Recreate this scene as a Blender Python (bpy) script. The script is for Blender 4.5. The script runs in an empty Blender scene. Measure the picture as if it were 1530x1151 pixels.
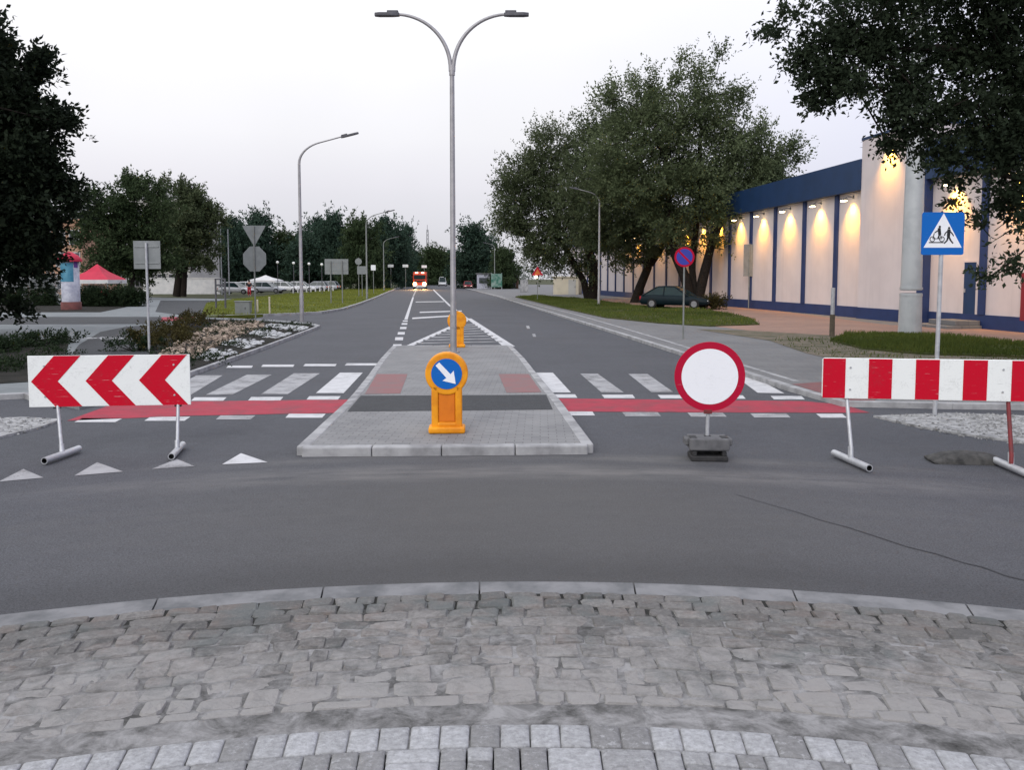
import bpy, bmesh, math, random
import numpy as np
from mathutils import Vector, Matrix

R = math.radians
scn = bpy.context.scene
COL = scn.collection
rng = random.Random(7)
nrg = np.random.default_rng(11)

# ------------------------------------------------------------------ camera model (used to survey the place from the photograph)
F, CX, HZ, PITCH, EYE = 1220.0, 765.0, 416.0, R(4.0), 2.0
CY = HZ + F * math.tan(PITCH)
CP, SP = math.cos(PITCH), math.sin(PITCH)


def ray(px, py):
    a, b = (px - CX) / F, -(py - CY) / F
    return Vector((a, CP + b * SP, -SP + b * CP))


def G(px, py, z=0.0):
    d = ray(px, py)
    t = (z - EYE) / d.z
    return Vector((d.x * t, d.y * t, z))


def at(px, py, D):
    d = ray(px, py)
    t = D / d.y
    return Vector((d.x * t, D, EYE + d.z * t))


def GP(pts, z=0.0):
    return [G(x, y, z).xy for x, y in pts]


def depth_of(py, z=0.0):
    return G(CX, py, z).y


# ------------------------------------------------------------------ object helpers
def tag(o, label=None, cat=None, group=None, kind=None):
    if label: o['label'] = label
    if cat: o['category'] = cat
    if group: o['group'] = group
    if kind: o['kind'] = kind
    return o


def empty(name, loc, label, cat, group=None, rz=0.0):
    o = bpy.data.objects.new(name, None)
    COL.objects.link(o)
    o.location = loc
    o.rotation_euler = (0, 0, rz)
    o.empty_display_size = 0.2
    return tag(o, label, cat, group)


def link(name, me, parent=None, local=False):
    o = bpy.data.objects.new(name, me)
    COL.objects.link(o)
    if parent is not None:
        o.parent = parent
    return o


def kids(o):
    return [c for c in scn.objects if c.parent == o]


def copy_tree(o, parent=None):
    c = o.copy()
    COL.objects.link(c)
    if parent is not None:
        c.parent = parent
    for ch in kids(o):
        if ch is not c:
            copy_tree(ch, c)
    return c


class MB:
    """collects simple shapes; build() links them as one mesh object"""

    def __init__(self):
        self.v, self.f, self.m, self.s, self.t = [], [], [], [], []
        self.tone = 0.5

    def add(self, vs, fs, mi=0, smooth=False):
        o = len(self.v)
        self.v += [tuple(p) for p in vs]
        self.t += [self.tone] * len(vs)
        for f in fs:
            self.f.append(tuple(i + o for i in f))
            self.m.append(mi)
            self.s.append(smooth)

    def box(self, c, s, rz=0.0, mi=0):
        x, y, z = s[0] / 2, s[1] / 2, s[2] / 2
        ca, sa = math.cos(rz), math.sin(rz)
        vs = []
        for k in (-z, z):
            for i, j in ((-x, -y), (x, -y), (x, y), (-x, y)):
                vs.append((c[0] + i * ca - j * sa, c[1] + i * sa + j * ca, c[2] + k))
        self.add(vs, [(3, 2, 1, 0), (4, 5, 6, 7), (0, 1, 5, 4), (1, 2, 6, 5), (2, 3, 7, 6), (3, 0, 4, 7)], mi)

    def prism(self, pts, z0, z1, mi=0):
        a = sum(pts[i][0] * pts[(i + 1) % len(pts)][1] - pts[(i + 1) % len(pts)][0] * pts[i][1] for i in range(len(pts)))
        if a < 0:
            pts = pts[::-1]
        n = len(pts)
        vs = [(p[0], p[1], z0) for p in pts] + [(p[0], p[1], z1) for p in pts]
        fs = [tuple(range(n, 2 * n))] + [(i, (i + 1) % n, n + (i + 1) % n, n + i) for i in range(n)]
        fs.append(tuple(range(n - 1, -1, -1)))
        self.add(vs, fs, mi)

    def sheet(self, pts, z, mi=0):
        a = sum(pts[i][0] * pts[(i + 1) % len(pts)][1] - pts[(i + 1) % len(pts)][0] * pts[i][1] for i in range(len(pts)))
        if a < 0:
            pts = pts[::-1]
        self.add([(p[0], p[1], z) for p in pts], [tuple(range(len(pts)))], mi)

    def strip(self, pts, w, z0, z1, mi=0, side=0.0):
        """a band of width w following a 2D polyline; side shifts it left (+) or right (-) by that many widths"""
        P = [Vector(p) for p in pts]
        L, Rr = [], []
        for i, p in enumerate(P):
            d = (P[min(i + 1, len(P) - 1)] - P[max(i - 1, 0)]).normalized()
            n = Vector((-d.y, d.x))
            L.append(p + n * w * (0.5 + side))
            Rr.append(p + n * w * (-0.5 + side))
        for i in range(len(P) - 1):
            q = [L[i], Rr[i], Rr[i + 1], L[i + 1]]
            if abs(z1 - z0) < 1e-6:
                self.sheet(q, z1, mi)
            else:
                self.prism(q, z0, z1, mi)

    def tube(self, path, rad, n=10, mi=0, cap=True, smooth=True):
        P = [Vector(p) for p in path]
        rad = rad if isinstance(rad, (list, tuple)) else [rad] * len(P)
        T = [(P[min(i + 1, len(P) - 1)] - P[max(i - 1, 0)]).normalized() for i in range(len(P))]
        u = T[0].orthogonal().normalized()
        vs, fs = [], []
        for i, p in enumerate(P):
            if i:
                ax = T[i - 1].cross(T[i])
                if ax.length > 1e-6:
                    u = Matrix.Rotation(T[i - 1].angle(T[i]), 3, ax.normalized()) @ u
            w = T[i].cross(u)
            for k in range(n):
                a = 2 * math.pi * k / n
                vs.append(p + (u * math.cos(a) + w * math.sin(a)) * rad[i])
        for i in range(len(P) - 1):
            for k in range(n):
                k2 = (k + 1) % n
                fs.append((i * n + k, i * n + k2, (i + 1) * n + k2, (i + 1) * n + k))
        self.add(vs, fs, mi, smooth)
        if cap:
            self.add(vs[:n], [tuple(range(n - 1, -1, -1))], mi)
            self.add(vs[-n:], [tuple(range(n))], mi)

    def pipe(self, a, b, r, ri, n=14, mi=0, mi_in=1):
        """a hollow pipe with visible dark bore"""
        self.tube([a, b], r, n, mi, cap=False)
        a, b = Vector(a), Vector(b)
        d = (b - a).normalized()
        for e, s in ((a, 1), (b, -1)):
            u = d.orthogonal().normalized()
            w = d.cross(u)
            ring = lambda rr, off: [e + d * off * s + (u * math.cos(2 * math.pi * k / n) + w * math.sin(2 * math.pi * k / n)) * rr for k in range(n)]
            vs = ring(r, 0) + ring(ri, 0)
            fs = [(k, (k + 1) % n, n + (k + 1) % n, n + k) for k in range(n)]
            self.add(vs, fs, mi)
            vs = ring(ri, 0) + ring(ri, 0.06)
            self.add(vs, fs, mi_in)
            self.add(ring(ri, 0.06), [tuple(range(n))], mi_in)

    def lathe(self, prof, c=(0, 0, 0), n=24, mi=0, smooth=True):
        vs, fs = [], []
        for r, z in prof:
            for k in range(n):
                a = 2 * math.pi * k / n
                vs.append((c[0] + r * math.cos(a), c[1] + r * math.sin(a), c[2] + z))
        for i in range(len(prof) - 1):
            for k in range(n):
                k2 = (k + 1) % n
                fs.append((i * n + k, i * n + k2, (i + 1) * n + k2, (i + 1) * n + k))
        self.add(vs, fs, mi, smooth)

    def plate(self, poly, y0, y1, mi=0, c=(0, 0, 0)):
        """an outline in the x-z plane given thickness along y (y0 = front)"""
        a = sum(poly[i][0] * poly[(i + 1) % len(poly)][1] - poly[(i + 1) % len(poly)][0] * poly[i][1] for i in range(len(poly)))
        if a < 0:
            poly = poly[::-1]
        n = len(poly)
        vs = [(c[0] + p[0], c[1] + y0, c[2] + p[1]) for p in poly] + [(c[0] + p[0], c[1] + y1, c[2] + p[1]) for p in poly]
        fs = [tuple(range(n)), tuple(range(2 * n - 1, n - 1, -1))] + [(i, n + i, n + (i + 1) % n, (i + 1) % n) for i in range(n)]
        self.add(vs, fs, mi)

    def build(self, name, mats, parent=None, bevel=0.0, seg=2, attr=False):
        me = bpy.data.meshes.new(name)
        me.from_pydata(self.v, [], self.f)
        for m in (mats if isinstance(mats, (list, tuple)) else [mats]):
            me.materials.append(m)
        me.polygons.foreach_set('material_index', self.m)
        me.polygons.foreach_set('use_smooth', self.s)
        if attr:
            a = me.attributes.new('tone', 'FLOAT', 'POINT')
            a.data.foreach_set('value', self.t)
        me.update()
        o = link(name, me, parent)
        if bevel > 0:
            b = o.modifiers.new('bevel', 'BEVEL')
            b.width = bevel
            b.segments = seg
            b.limit_method = 'ANGLE'
            b.angle_limit = R(40)
        return o


def circle(r, n=48, cx=0.0, cz=0.0):
    return [(cx + r * math.cos(2 * math.pi * k / n), cz + r * math.sin(2 * math.pi * k / n)) for k in range(n)]


def rot2(pts, a, cx=0, cz=0):
    c, s = math.cos(a), math.sin(a)
    return [(cx + x * c - z * s, cz + x * s + z * c) for x, z in pts]


# ------------------------------------------------------------------ materials
class NT:
    def __init__(self, name):
        self.m = bpy.data.materials.new(name)
        self.m.use_nodes = True
        self.t = self.m.node_tree
        self.n = self.t.nodes
        self.b = self.n['Principled BSDF']
        self.out = self.n['Material Output']
        self.geo = self.n.new('ShaderNodeNewGeometry')

    def node(self, typ, **kw):
        x = self.n.new(typ)
        for k, v in kw.items():
            setattr(x, k, v)
        return x

    def l(self, a, b):
        self.t.links.new(a, b)

    def noise(self, scale, detail=4, rough=0.55, vec=None, dist=0.0):
        x = self.node('ShaderNodeTexNoise')
        x.inputs['Scale'].default_value = scale
        x.inputs['Detail'].default_value = detail
        x.inputs['Roughness'].default_value = rough
        x.inputs['Distortion'].default_value = dist
        self.l(vec if vec is not None else self.geo.outputs['Position'], x.inputs['Vector'])
        return x.outputs['Fac']

    def ramp(self, fac, lo, hi, c0=(0, 0, 0), c1=(1, 1, 1)):
        x = self.node('ShaderNodeMapRange')
        x.inputs['From Min'].default_value = lo
        x.inputs['From Max'].default_value = hi
        x.clamp = True
        self.l(fac, x.inputs['Value'])
        return x.outputs['Result']

    def mix(self, fac, a, b, blend='MIX'):
        x = self.node('ShaderNodeMix', data_type='RGBA', blend_type=blend)
        for val, key in ((fac, 0), (a, 6), (b, 7)):
            if isinstance(val, (int, float)):
                x.inputs[key].default_value = val
            elif isinstance(val, tuple):
                x.inputs[key].default_value = (*val[:3], 1)
            else:
                self.l(val, x.inputs[key])
        return x.outputs[2]

    def math(self, op, a, b=0.0, c=None):
        x = self.node('ShaderNodeMath', operation=op)
        for i, val in enumerate((a, b) if c is None else (a, b, c)):
            if isinstance(val, (int, float)):
                x.inputs[i].default_value = val
            else:
                self.l(val, x.inputs[i])
        return x.outputs[0]

    def attr(self, name):
        x = self.node('ShaderNodeAttribute', attribute_name=name)
        return x.outputs['Fac']

    def col(self, c):
        if isinstance(c, tuple):
            self.b.inputs['Base Color'].default_value = (*c[:3], 1)
        else:
            self.l(c, self.b.inputs['Base Color'])

    def rough(self, r, spec=0.4, metal=0.0):
        if isinstance(r, (int, float)):
            self.b.inputs['Roughness'].default_value = r
        else:
            self.l(r, self.b.inputs['Roughness'])
        self.b.inputs['Specular IOR Level'].default_value = spec
        self.b.inputs['Metallic'].default_value = metal

    def bump(self, h, strength=0.3, dist=0.01):
        x = self.node('ShaderNodeBump')
        x.inputs['Strength'].default_value = strength
        x.inputs['Distance'].default_value = dist
        self.l(h, x.inputs['Height'])
        self.l(x.outputs['Normal'], self.b.inputs['Normal'])


def simple(name, c, c2=None, scale=6.0, rough=0.6, spec=0.35, metal=0.0, bump=0.0, bscale=60, bdist=0.005, lo=0.4, hi=0.65):
    t = NT(name)
    c2 = c2 or tuple(x * 0.72 for x in c)
    t.col(t.mix(t.ramp(t.noise(scale, 5, 0.6), lo, hi), c, c2))
    t.rough(rough, spec, metal)
    if bump:
        t.bump(t.noise(bscale, 4), bump, bdist)
    return t.m


RC = Vector((0.12, -4.28))      # centre of the roundabout


def polar(t):
    s = t.node('ShaderNodeSeparateXYZ')
    t.l(t.geo.outputs['Position'], s.inputs[0])
    x = t.math('SUBTRACT', s.outputs[0], RC.x)
    y = t.math('SUBTRACT', s.outputs[1], RC.y)
    r = t.math('SQRT', t.math('ADD', t.math('MULTIPLY', x, x), t.math('MULTIPLY', y, y)))
    return x, y, r


def m_asphalt(name='asphalt', base=0.07, dust=True, tint=(0.94, 0.97, 1.09)):
    t = NT(name)
    c0 = tuple(base * 0.86 * k for k in tint)
    c1 = tuple(base * 1.16 * k for k in tint)
    big = t.mix(t.ramp(t.noise(0.45, 5, 0.6), 0.36, 0.66), c0, c1)
    st = t.node('ShaderNodeMapping')
    st.inputs['Scale'].default_value = (1.3, 0.12, 1)
    t.l(t.geo.outputs['Position'], st.inputs[0])
    big = t.mix(t.math('MULTIPLY', t.ramp(t.noise(1.2, 4, 0.6, st.outputs[0]), 0.45, 0.7), 0.18), big, tuple(base * 1.3 * k for k in tint))
    big = t.mix(t.math('MULTIPLY', t.ramp(t.noise(6, 5, 0.78), 0.46, 0.62), 0.42), big, tuple(base * 1.45 * k for k in tint))
    big = t.mix(t.math('MULTIPLY', t.ramp(t.noise(14, 5, 0.8), 0.50, 0.64), 0.5), big, tuple(base * 0.62 * k for k in tint))
    spk = t.noise(80, 3, 0.8)
    big = t.mix(t.math('MULTIPLY', t.ramp(spk, 0.50, 0.62), 0.75), big, tuple(base * 2.1 * k for k in tint))
    big = t.mix(t.math('MULTIPLY', t.ramp(t.noise(60, 3, 0.75), 0.52, 0.62), 0.7), big, tuple(base * 0.35 * k for k in tint))
    if dust:
        x, y, r = polar(t)
        wob = t.math('MULTIPLY', t.math('SUBTRACT', t.noise(0.5, 3), 0.5), 0.5)
        rr = t.math('ADD', r, wob)
        d = t.math('ABSOLUTE', t.math('SUBTRACT', rr, 12.62))
        band = t.math('SUBTRACT', 1.0, t.ramp(d, 0.08, 0.42))
        side = t.math('SUBTRACT', 1.0, t.ramp(t.math('ABSOLUTE', t.math('SUBTRACT', x, 0.2)), 1.6, 5.5))
        arc = t.node('ShaderNodeCombineXYZ')
        t.l(t.math('MULTIPLY', r, 4.0), arc.inputs[0])
        t.l(t.math('MULTIPLY', x, 0.9), arc.inputs[1])
        streak = t.ramp(t.noise(1.2, 5, 0.65, arc.outputs[0]), 0.3, 0.7)
        big = t.mix(t.math('MULTIPLY', t.math('MULTIPLY', band, side), t.math('MULTIPLY', streak, 0.85)), big, (0.215, 0.205, 0.20))
        d2 = t.math('ABSOLUTE', t.math('SUBTRACT', rr, 13.3))
        b2 = t.math('MULTIPLY', t.math('SUBTRACT', 1.0, t.ramp(d2, 0.02, 0.25)), side)
        big = t.mix(t.math('MULTIPLY', b2, t.math('MULTIPLY', streak, 0.5)), big, (0.20, 0.19, 0.18))
        d3 = t.math('ABSOLUTE', t.math('SUBTRACT', rr, 11.3))
        b3 = t.math('SUBTRACT', 1.0, t.ramp(d3, 0.2, 1.3))
        big = t.mix(t.math('MULTIPLY', t.math('MULTIPLY', b3, streak), 0.22), big, (0.14, 0.135, 0.13))
        lens_cast = t.math('SUBTRACT', 1.0, t.ramp(t.math('ABSOLUTE', t.math('ADD', x, wob)), .8, 4.2))  # not dust: lens colour cast painted into the asphalt, browner towards the middle
        zone = t.math('SUBTRACT', 1.0, t.ramp(r, 12.0, 14.5))
        big = t.mix(t.math('MULTIPLY', t.math('MULTIPLY', lens_cast, zone), .5), big, (.088, .083, .076))
        # oil-dark wheel path next to the apron
        d4 = t.math('ABSOLUTE', t.math('SUBTRACT', rr, 9.75))
        b4 = t.math('SUBTRACT', 1.0, t.ramp(d4, 0.05, 0.5))
        big = t.mix(t.math('MULTIPLY', b4, 0.3), big, (0.03, 0.03, 0.031))
    t.col(big)
    t.rough(0.8, 0.25)
    t.bump(t.noise(150, 3, 0.7), 0.45, 0.004)
    return t.m


def m_pavers(name, a, b, mortar, w=0.2, h=0.1, rz=0.0, gap=0.012, noise=1.2):
    t = NT(name)
    mp = t.node('ShaderNodeMapping')
    mp.inputs['Rotation'].default_value = (0, 0, rz)
    t.l(t.geo.outputs['Position'], mp.inputs[0])
    br = t.node('ShaderNodeTexBrick')
    br.inputs['Scale'].default_value = 1.0
    br.inputs['Brick Width'].default_value = w
    br.inputs['Row Height'].default_value = h
    br.inputs['Mortar Size'].default_value = gap * 0.5
    br.inputs['Mortar Smooth'].default_value = 0.3
    br.inputs['Color1'].default_value = (*a, 1)
    br.inputs['Color2'].default_value = (*b, 1)
    br.inputs['Mortar'].default_value = (*mortar, 1)
    t.l(mp.outputs[0], br.inputs['Vector'])
    dust = t.ramp(t.noise(noise, 5, 0.6), 0.38, 0.68)
    c = t.mix(t.math('MULTIPLY', dust, 0.45), br.outputs['Color'], tuple(x * 1.25 for x in a))
    c = t.mix(t.math('MULTIPLY', t.ramp(t.noise(40, 3), 0.45, 0.7), 0.25), c, tuple(x * 0.6 for x in a))
    t.col(c)
    t.rough(0.85, 0.2)
    t.bump(br.outputs['Fac'], -0.4, 0.006)
    return t.m


def m_stone(name, lo, hi, dusty):
    """natural setts: a tone per stone, mottled, with pale sand lying over them towards the middle of the roundabout"""
    t = NT(name)
    c = t.mix(t.attr('tone'), lo, hi)
    c = t.mix(t.math('MULTIPLY', t.ramp(t.noise(38, 5, 0.7), 0.35, 0.7), 0.55), c, tuple(x * 0.55 for x in lo))
    c = t.mix(t.math('MULTIPLY', t.ramp(t.noise(24, 6, 0.8), 0.54, 0.68), 0.45), c, tuple(x * 1.35 for x in hi))
    x, y, r = polar(t)
    if dusty:
        near = t.math('SUBTRACT', 1.0, t.ramp(r, 7.5, 9.1))
        c = t.mix(t.math('MULTIPLY', t.ramp(t.noise(4.5, 3, 0.6), 0.5, 0.68), 0.5), c, (0.18, 0.138, 0.118))
        c = t.mix(t.math('MULTIPLY', t.math('SUBTRACT', 1.0, t.ramp(t.noise(3.1, 3, 0.6), 0.36, 0.5)), 0.5), c, (0.125, 0.145, 0.145))
        d = t.math('ADD', t.math('MULTIPLY', near, 0.40), t.math('MULTIPLY', t.noise(2.2, 5, 0.65), 0.6))
        d = t.math('ADD', d, t.math('MULTIPLY', t.noise(9, 6, 0.75, None, 0.6), 0.75))
        c = t.mix(t.math('MULTIPLY', t.ramp(d, 0.76, 1.02), 0.8), c, (0.34, 0.328, 0.318))
    t.col(c)
    t.rough(0.9, 0.18)
    t.bump(t.math('ADD', t.noise(38, 6, 0.75), t.math('MULTIPLY', t.noise(130, 3, 0.7), .5)), 0.8, 0.014)
    return t.m


def m_joint():
    t = NT('joint_sand')
    x, y, r = polar(t)
    d = t.math('ADD', t.math('MULTIPLY', t.ramp(r, 8.55, 9.2), -0.62), t.noise(3.0, 5, 0.65))
    d = t.math('ADD', d, t.math('MULTIPLY', t.math('SUBTRACT', t.noise(11, 5, 0.7), 0.5), 0.9))
    sand = t.mix(t.ramp(t.noise(6, 5, 0.75, None, 0.5), 0.36, 0.64), (0.10, 0.098, 0.095), (0.29, 0.285, 0.283))
    c = t.mix(t.ramp(d, 0.10, 0.48), (0.03, 0.03, 0.028), sand)
    t.col(c)
    t.rough(0.95, 0.1)
    t.bump(t.noise(70, 4), 0.5, 0.01)
    return t.m


def m_leaf(name, a, b, trans=0.25, rough=0.75):
    t = NT(name)
    c = t.mix(t.attr('tone'), a, b)
    t.col(c)
    t.rough(rough, 0.1)
    tr = t.node('ShaderNodeBsdfTranslucent')
    t.l(t.mix(0.5, c, tuple(x * 1.5 for x in b)), tr.inputs['Color'])
    ms = t.node('ShaderNodeMixShader')
    ms.inputs[0].default_value = trans
    t.l(t.b.outputs[0], ms.inputs[1])
    t.l(tr.outputs[0], ms.inputs[2])
    t.l(ms.outputs[0], t.out.inputs['Surface'])
    return t.m


def m_emit(name, c, s):
    t = NT(name)
    t.b.inputs['Base Color'].default_value = (*c, 1)
    t.b.inputs['Emission Color'].default_value = (*c, 1)
    t.b.inputs['Emission Strength'].default_value = s
    return t.m


def m_paint(name, c, worn, under=(0.06, 0.06, 0.062)):
    """road paint, worn through to the asphalt in patches"""
    t = NT(name)
    f = t.math('ADD', t.math('MULTIPLY', t.noise(2.2, 4, 0.6), 0.55), t.math('MULTIPLY', t.noise(55, 4, 0.75), 0.5))
    w = t.ramp(f, worn, worn + 0.16)
    cc = t.mix(t.ramp(t.noise(5, 4), 0.4, 0.7), c, tuple(x * 0.82 for x in c))
    t.col(t.mix(t.math('MULTIPLY', w, 0.8), cc, under))
    t.rough(0.7, 0.3)
    t.bump(t.noise(150, 3, 0.7), 0.3, 0.003)
    return t.m


def m_sign(name, c, rough=0.55, grime=0.25):
    t = NT(name)
    g = t.ramp(t.math('ADD', t.math('MULTIPLY', t.noise(7, 6, 0.7), 0.6), t.math('MULTIPLY', t.noise(60, 3), 0.4)), 0.52, 0.7)
    t.col(t.mix(t.math('MULTIPLY', g, grime), c, tuple(x * 0.55 + 0.03 for x in c)))
    mp = t.node('ShaderNodeMapping')
    mp.inputs['Rotation'].default_value = (0, R(35), R(20))
    mp.inputs['Scale'].default_value = (6, 6, 90)
    t.l(t.geo.outputs['Position'], mp.inputs[0])
    sc_ = t.ramp(t.noise(1.0, 3, 0.6, mp.outputs[0]), 0.66, 0.74)
    t.col(t.mix(t.math('MULTIPLY', sc_, grime * 1.1), t.b.inputs['Base Color'].links[0].from_socket, (0.55, 0.53, 0.52) if c[0] < .75 or c[1] < .5 else (0.3, 0.3, 0.3)))
    t.rough(0.6, 0.12)
    return t.m


M = {}
M['asphalt'] = m_asphalt()
M['asphalt_dark'] = m_asphalt('dark_asphalt', 0.045, False, (0.95, 1.0, 1.08))
M['tar'] = simple('tar', (0.044, 0.044, 0.048), (0.066, 0.066, 0.072), 5, rough=0.75)
M['kerb'] = simple('kerb_concrete', (0.37, 0.37, 0.375), (0.22, 0.22, 0.225), 3.0, 0.85, 0.2, bump=0.3)
M['apron_kerb'] = simple('apron_kerb_concrete', (0.215, 0.215, 0.22), (0.125, 0.128, 0.132), 4.0, 0.9, 0.2, bump=0.4, bscale=80)
M['sett'] = m_stone('granite_sett', (0.13, 0.127, 0.123), (0.275, 0.262, 0.25), True)
M['joint'] = m_joint()
M['paver_blocks'] = m_stone('concrete_blocks', (0.21, 0.205, 0.20), (0.50, 0.505, 0.52), False)
M['island'] = m_pavers('island_pavers', (0.235, 0.235, 0.235), (0.19, 0.19, 0.195), (0.11, 0.11, 0.11), 0.2, 0.1, R(2))
M['sidewalk'] = m_pavers('pavement_slabs', (0.17, 0.17, 0.17), (0.14, 0.14, 0.145), (0.09, 0.09, 0.09), 0.4, 0.4, R(6), 0.012, 0.5)
M['sidewalk_left'] = m_pavers('pavement_blocks', (0.20, 0.215, 0.22), (0.165, 0.18, 0.185), (0.1, 0.1, 0.1), 0.4, 0.4, R(6), 0.012, 0.5)
M['pink'] = m_pavers('pink_paving', (0.29, 0.185, 0.145), (0.24, 0.15, 0.12), (0.17, 0.12, 0.1), 0.2, 0.1, R(7), 0.012, 0.4)
M['dirt'] = simple('bare_soil', (0.17, 0.145, 0.115), (0.085, 0.085, 0.055), 1.6, 0.95, 0.1, bump=0.6, bscale=25, bdist=0.03)
M['soil'] = simple('dark_soil', (0.032, 0.030, 0.027), (0.016, 0.017, 0.014), 2.5, 0.95, 0.1, bump=0.6, bscale=25, bdist=0.03)
M['ground'] = simple('rough_ground', (0.055, 0.065, 0.032), (0.09, 0.085, 0.06), 0.15, 0.95, 0.1)
M['lawn'] = simple('lawn', (0.115, 0.13, 0.024), (0.06, 0.075, 0.016), 0.5, 0.95, 0.1, bump=0.8, bscale=18, bdist=0.05)
M['meadow'] = simple('grass_soil', (0.05, 0.062, 0.02), (0.085, 0.08, 0.035), 0.9, 0.95, 0.1, bump=0.8, bscale=18, bdist=0.05)
M['white_paint'] = m_paint('white_road_paint', (0.55, 0.55, 0.56), 0.57)
M['faded_paint'] = m_paint('faded_road_paint', (0.36, 0.36, 0.37), 0.50)
M['red_lane'] = m_paint('red_lane_paint', (0.36, 0.026, 0.052), 0.51, (0.13, 0.05, 0.06))
M['red_faint'] = m_paint('faint_red_paint', (0.19, 0.075, 0.075), 0.52, (0.13, 0.11, 0.11))
M['red_tile'] = simple('red_tactile', (0.245, 0.125, 0.125), (0.205, 0.14, 0.14), 3, 0.8, 0.2)
M['gravel'] = simple('white_gravel', (0.42, 0.42, 0.42), (0.2, 0.2, 0.2), 9, 0.9, 0.2, bump=0.8, bscale=40, bdist=0.03)
M['galv'] = simple('galvanised_steel', (0.50, 0.51, 0.53), (0.38, 0.39, 0.41), 9, 0.45, 0.5, 0.4)
M['lamp_grey'] = simple('lamp_post_steel', (0.34, 0.33, 0.34), (0.27, 0.265, 0.275), 5, 0.45, 0.5, 0.35)
M['pole_grey'] = simple('weathered_steel', (0.24, 0.25, 0.24), (0.18, 0.19, 0.18), 5, 0.55, 0.4, 0.3)
M['lum'] = simple('lamp_head', (0.10, 0.10, 0.115), (0.07, 0.07, 0.08), 6, 0.5)
M['sign_back'] = simple('sign_back', (0.23, 0.245, 0.25), (0.19, 0.205, 0.21), 3, 0.5, 0.4, 0.3)
M['white_sign'] = m_sign('white_reflective', (0.82, 0.83, 0.86))
M['white_board'] = m_sign('white_board', (0.80, 0.82, 0.80), 0.4, 0.5)
M['red_sign'] = m_sign('red_reflective', (0.53, 0.004, 0.022), 0.38, 0.5)
M['crimson'] = m_sign('crimson_rim', (0.42, 0.006, 0.035), 0.38, 0.2)
M['blue_sign'] = m_sign('blue_reflective', (0.008, 0.125, 0.46), 0.38, 0.15)
M['violet_blue'] = m_sign('violet_blue_sign', (0.05, 0.06, 0.34), 0.4, 0.2)
M['black'] = simple('black_ink', (0.012, 0.012, 0.014), rough=0.5)
M['rubber'] = simple('black_rubber', (0.018, 0.018, 0.02), (0.035, 0.034, 0.034), 12, 0.75, bump=0.3)
M['ballast'] = simple('recycled_ballast', (0.13, 0.13, 0.135), (0.09, 0.09, 0.095), 10, 0.8, bump=0.3)
M['sack'] = simple('sandbag_cloth', (0.075, 0.073, 0.07), (0.03, 0.03, 0.03), 9, 0.9, bump=0.5, bscale=30, bdist=0.02)
M['orange'] = simple('orange_plastic', (0.84, 0.34, 0.010), (0.66, 0.225, 0.008), 5, 0.5, 0.3)
M['orange_shaded'] = simple('recess_shaded_orange', (0.68, 0.18, 0.006), (0.6, 0.15, 0.006), 6, 0.45, 0.4)  # bollard panel: shade of its recess put into a darker, redder orange
M['rust_red'] = simple('red_painted_tube', (0.20, 0.02, 0.025), (0.13, 0.03, 0.03), 12, 0.6)
M['wall'] = simple('off_white_render', (0.64, 0.575, 0.57), (0.59, 0.53, 0.53), 0.7, 0.85, 0.2, bump=0.15, bscale=40)
t_ = NT('off_white_render_stained')
mp_ = t_.node('ShaderNodeMapping'); mp_.inputs['Scale'].default_value = (2.2, 2.2, .12)
t_.l(t_.geo.outputs['Position'], mp_.inputs[0])
c_ = t_.mix(t_.ramp(t_.noise(0.7, 5, .6), .4, .65), (0.64, 0.575, 0.57), (0.585, 0.525, 0.525))
c_ = t_.mix(t_.math('MULTIPLY', t_.ramp(t_.noise(1.0, 5, .7, mp_.outputs[0]), .5, .75), .35), c_, (0.44, 0.40, 0.40))
t_.col(c_); t_.rough(.85, .2); t_.bump(t_.noise(40, 4), .15, .005)
M['wall'] = t_.m
M['wall_seam'] = simple('panel_seam', (0.45, 0.42, 0.42), rough=0.9)
M['navy'] = simple('navy_cladding', (0.010, 0.036, 0.105), (0.008, 0.030, 0.085), 1.2, 0.5, 0.4)
M['blue_trim'] = simple('blue_trim', (0.018, 0.038, 0.125), (0.014, 0.03, 0.10), 1.5, 0.55, 0.35)
M['mast'] = simple('pale_mast_steel', (0.47, 0.49, 0.50), (0.40, 0.42, 0.435), 2.0, 0.45, 0.45, 0.2)
M['bark'] = simple('bark', (0.026, 0.021, 0.018), (0.014, 0.012, 0.010), 9, 0.95, 0.1, bump=0.8, bscale=14, bdist=0.05)
M['wood_post'] = simple('weathered_wood', (0.12, 0.10, 0.07), (0.07, 0.06, 0.045), 9, 0.9)
M['leaf_big'] = m_leaf('willow_leaves', (0.036, 0.052, 0.022), (0.135, 0.165, 0.085), 0.25)
M['leaf_olive'] = m_leaf('olive_leaves', (0.028, 0.044, 0.020), (0.105, 0.125, 0.065), 0.25)
M['leaf_dark'] = m_leaf('dark_leaves', (0.018, 0.032, 0.014), (0.062, 0.088, 0.040), 0.2)
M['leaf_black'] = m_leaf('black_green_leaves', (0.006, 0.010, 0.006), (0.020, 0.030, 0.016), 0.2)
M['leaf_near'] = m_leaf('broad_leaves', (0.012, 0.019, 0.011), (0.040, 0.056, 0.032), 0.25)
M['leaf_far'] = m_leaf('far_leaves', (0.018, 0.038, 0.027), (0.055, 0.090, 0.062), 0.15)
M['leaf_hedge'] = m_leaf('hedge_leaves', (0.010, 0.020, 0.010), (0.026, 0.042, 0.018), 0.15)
M['leaf_brown'] = m_leaf('brownish_leaves', (0.030, 0.028, 0.010), (0.062, 0.052, 0.018), 0.15)
M['grass'] = m_leaf('grass_blades', (0.040, 0.062, 0.014), (0.115, 0.14, 0.032), 0.3)
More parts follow.
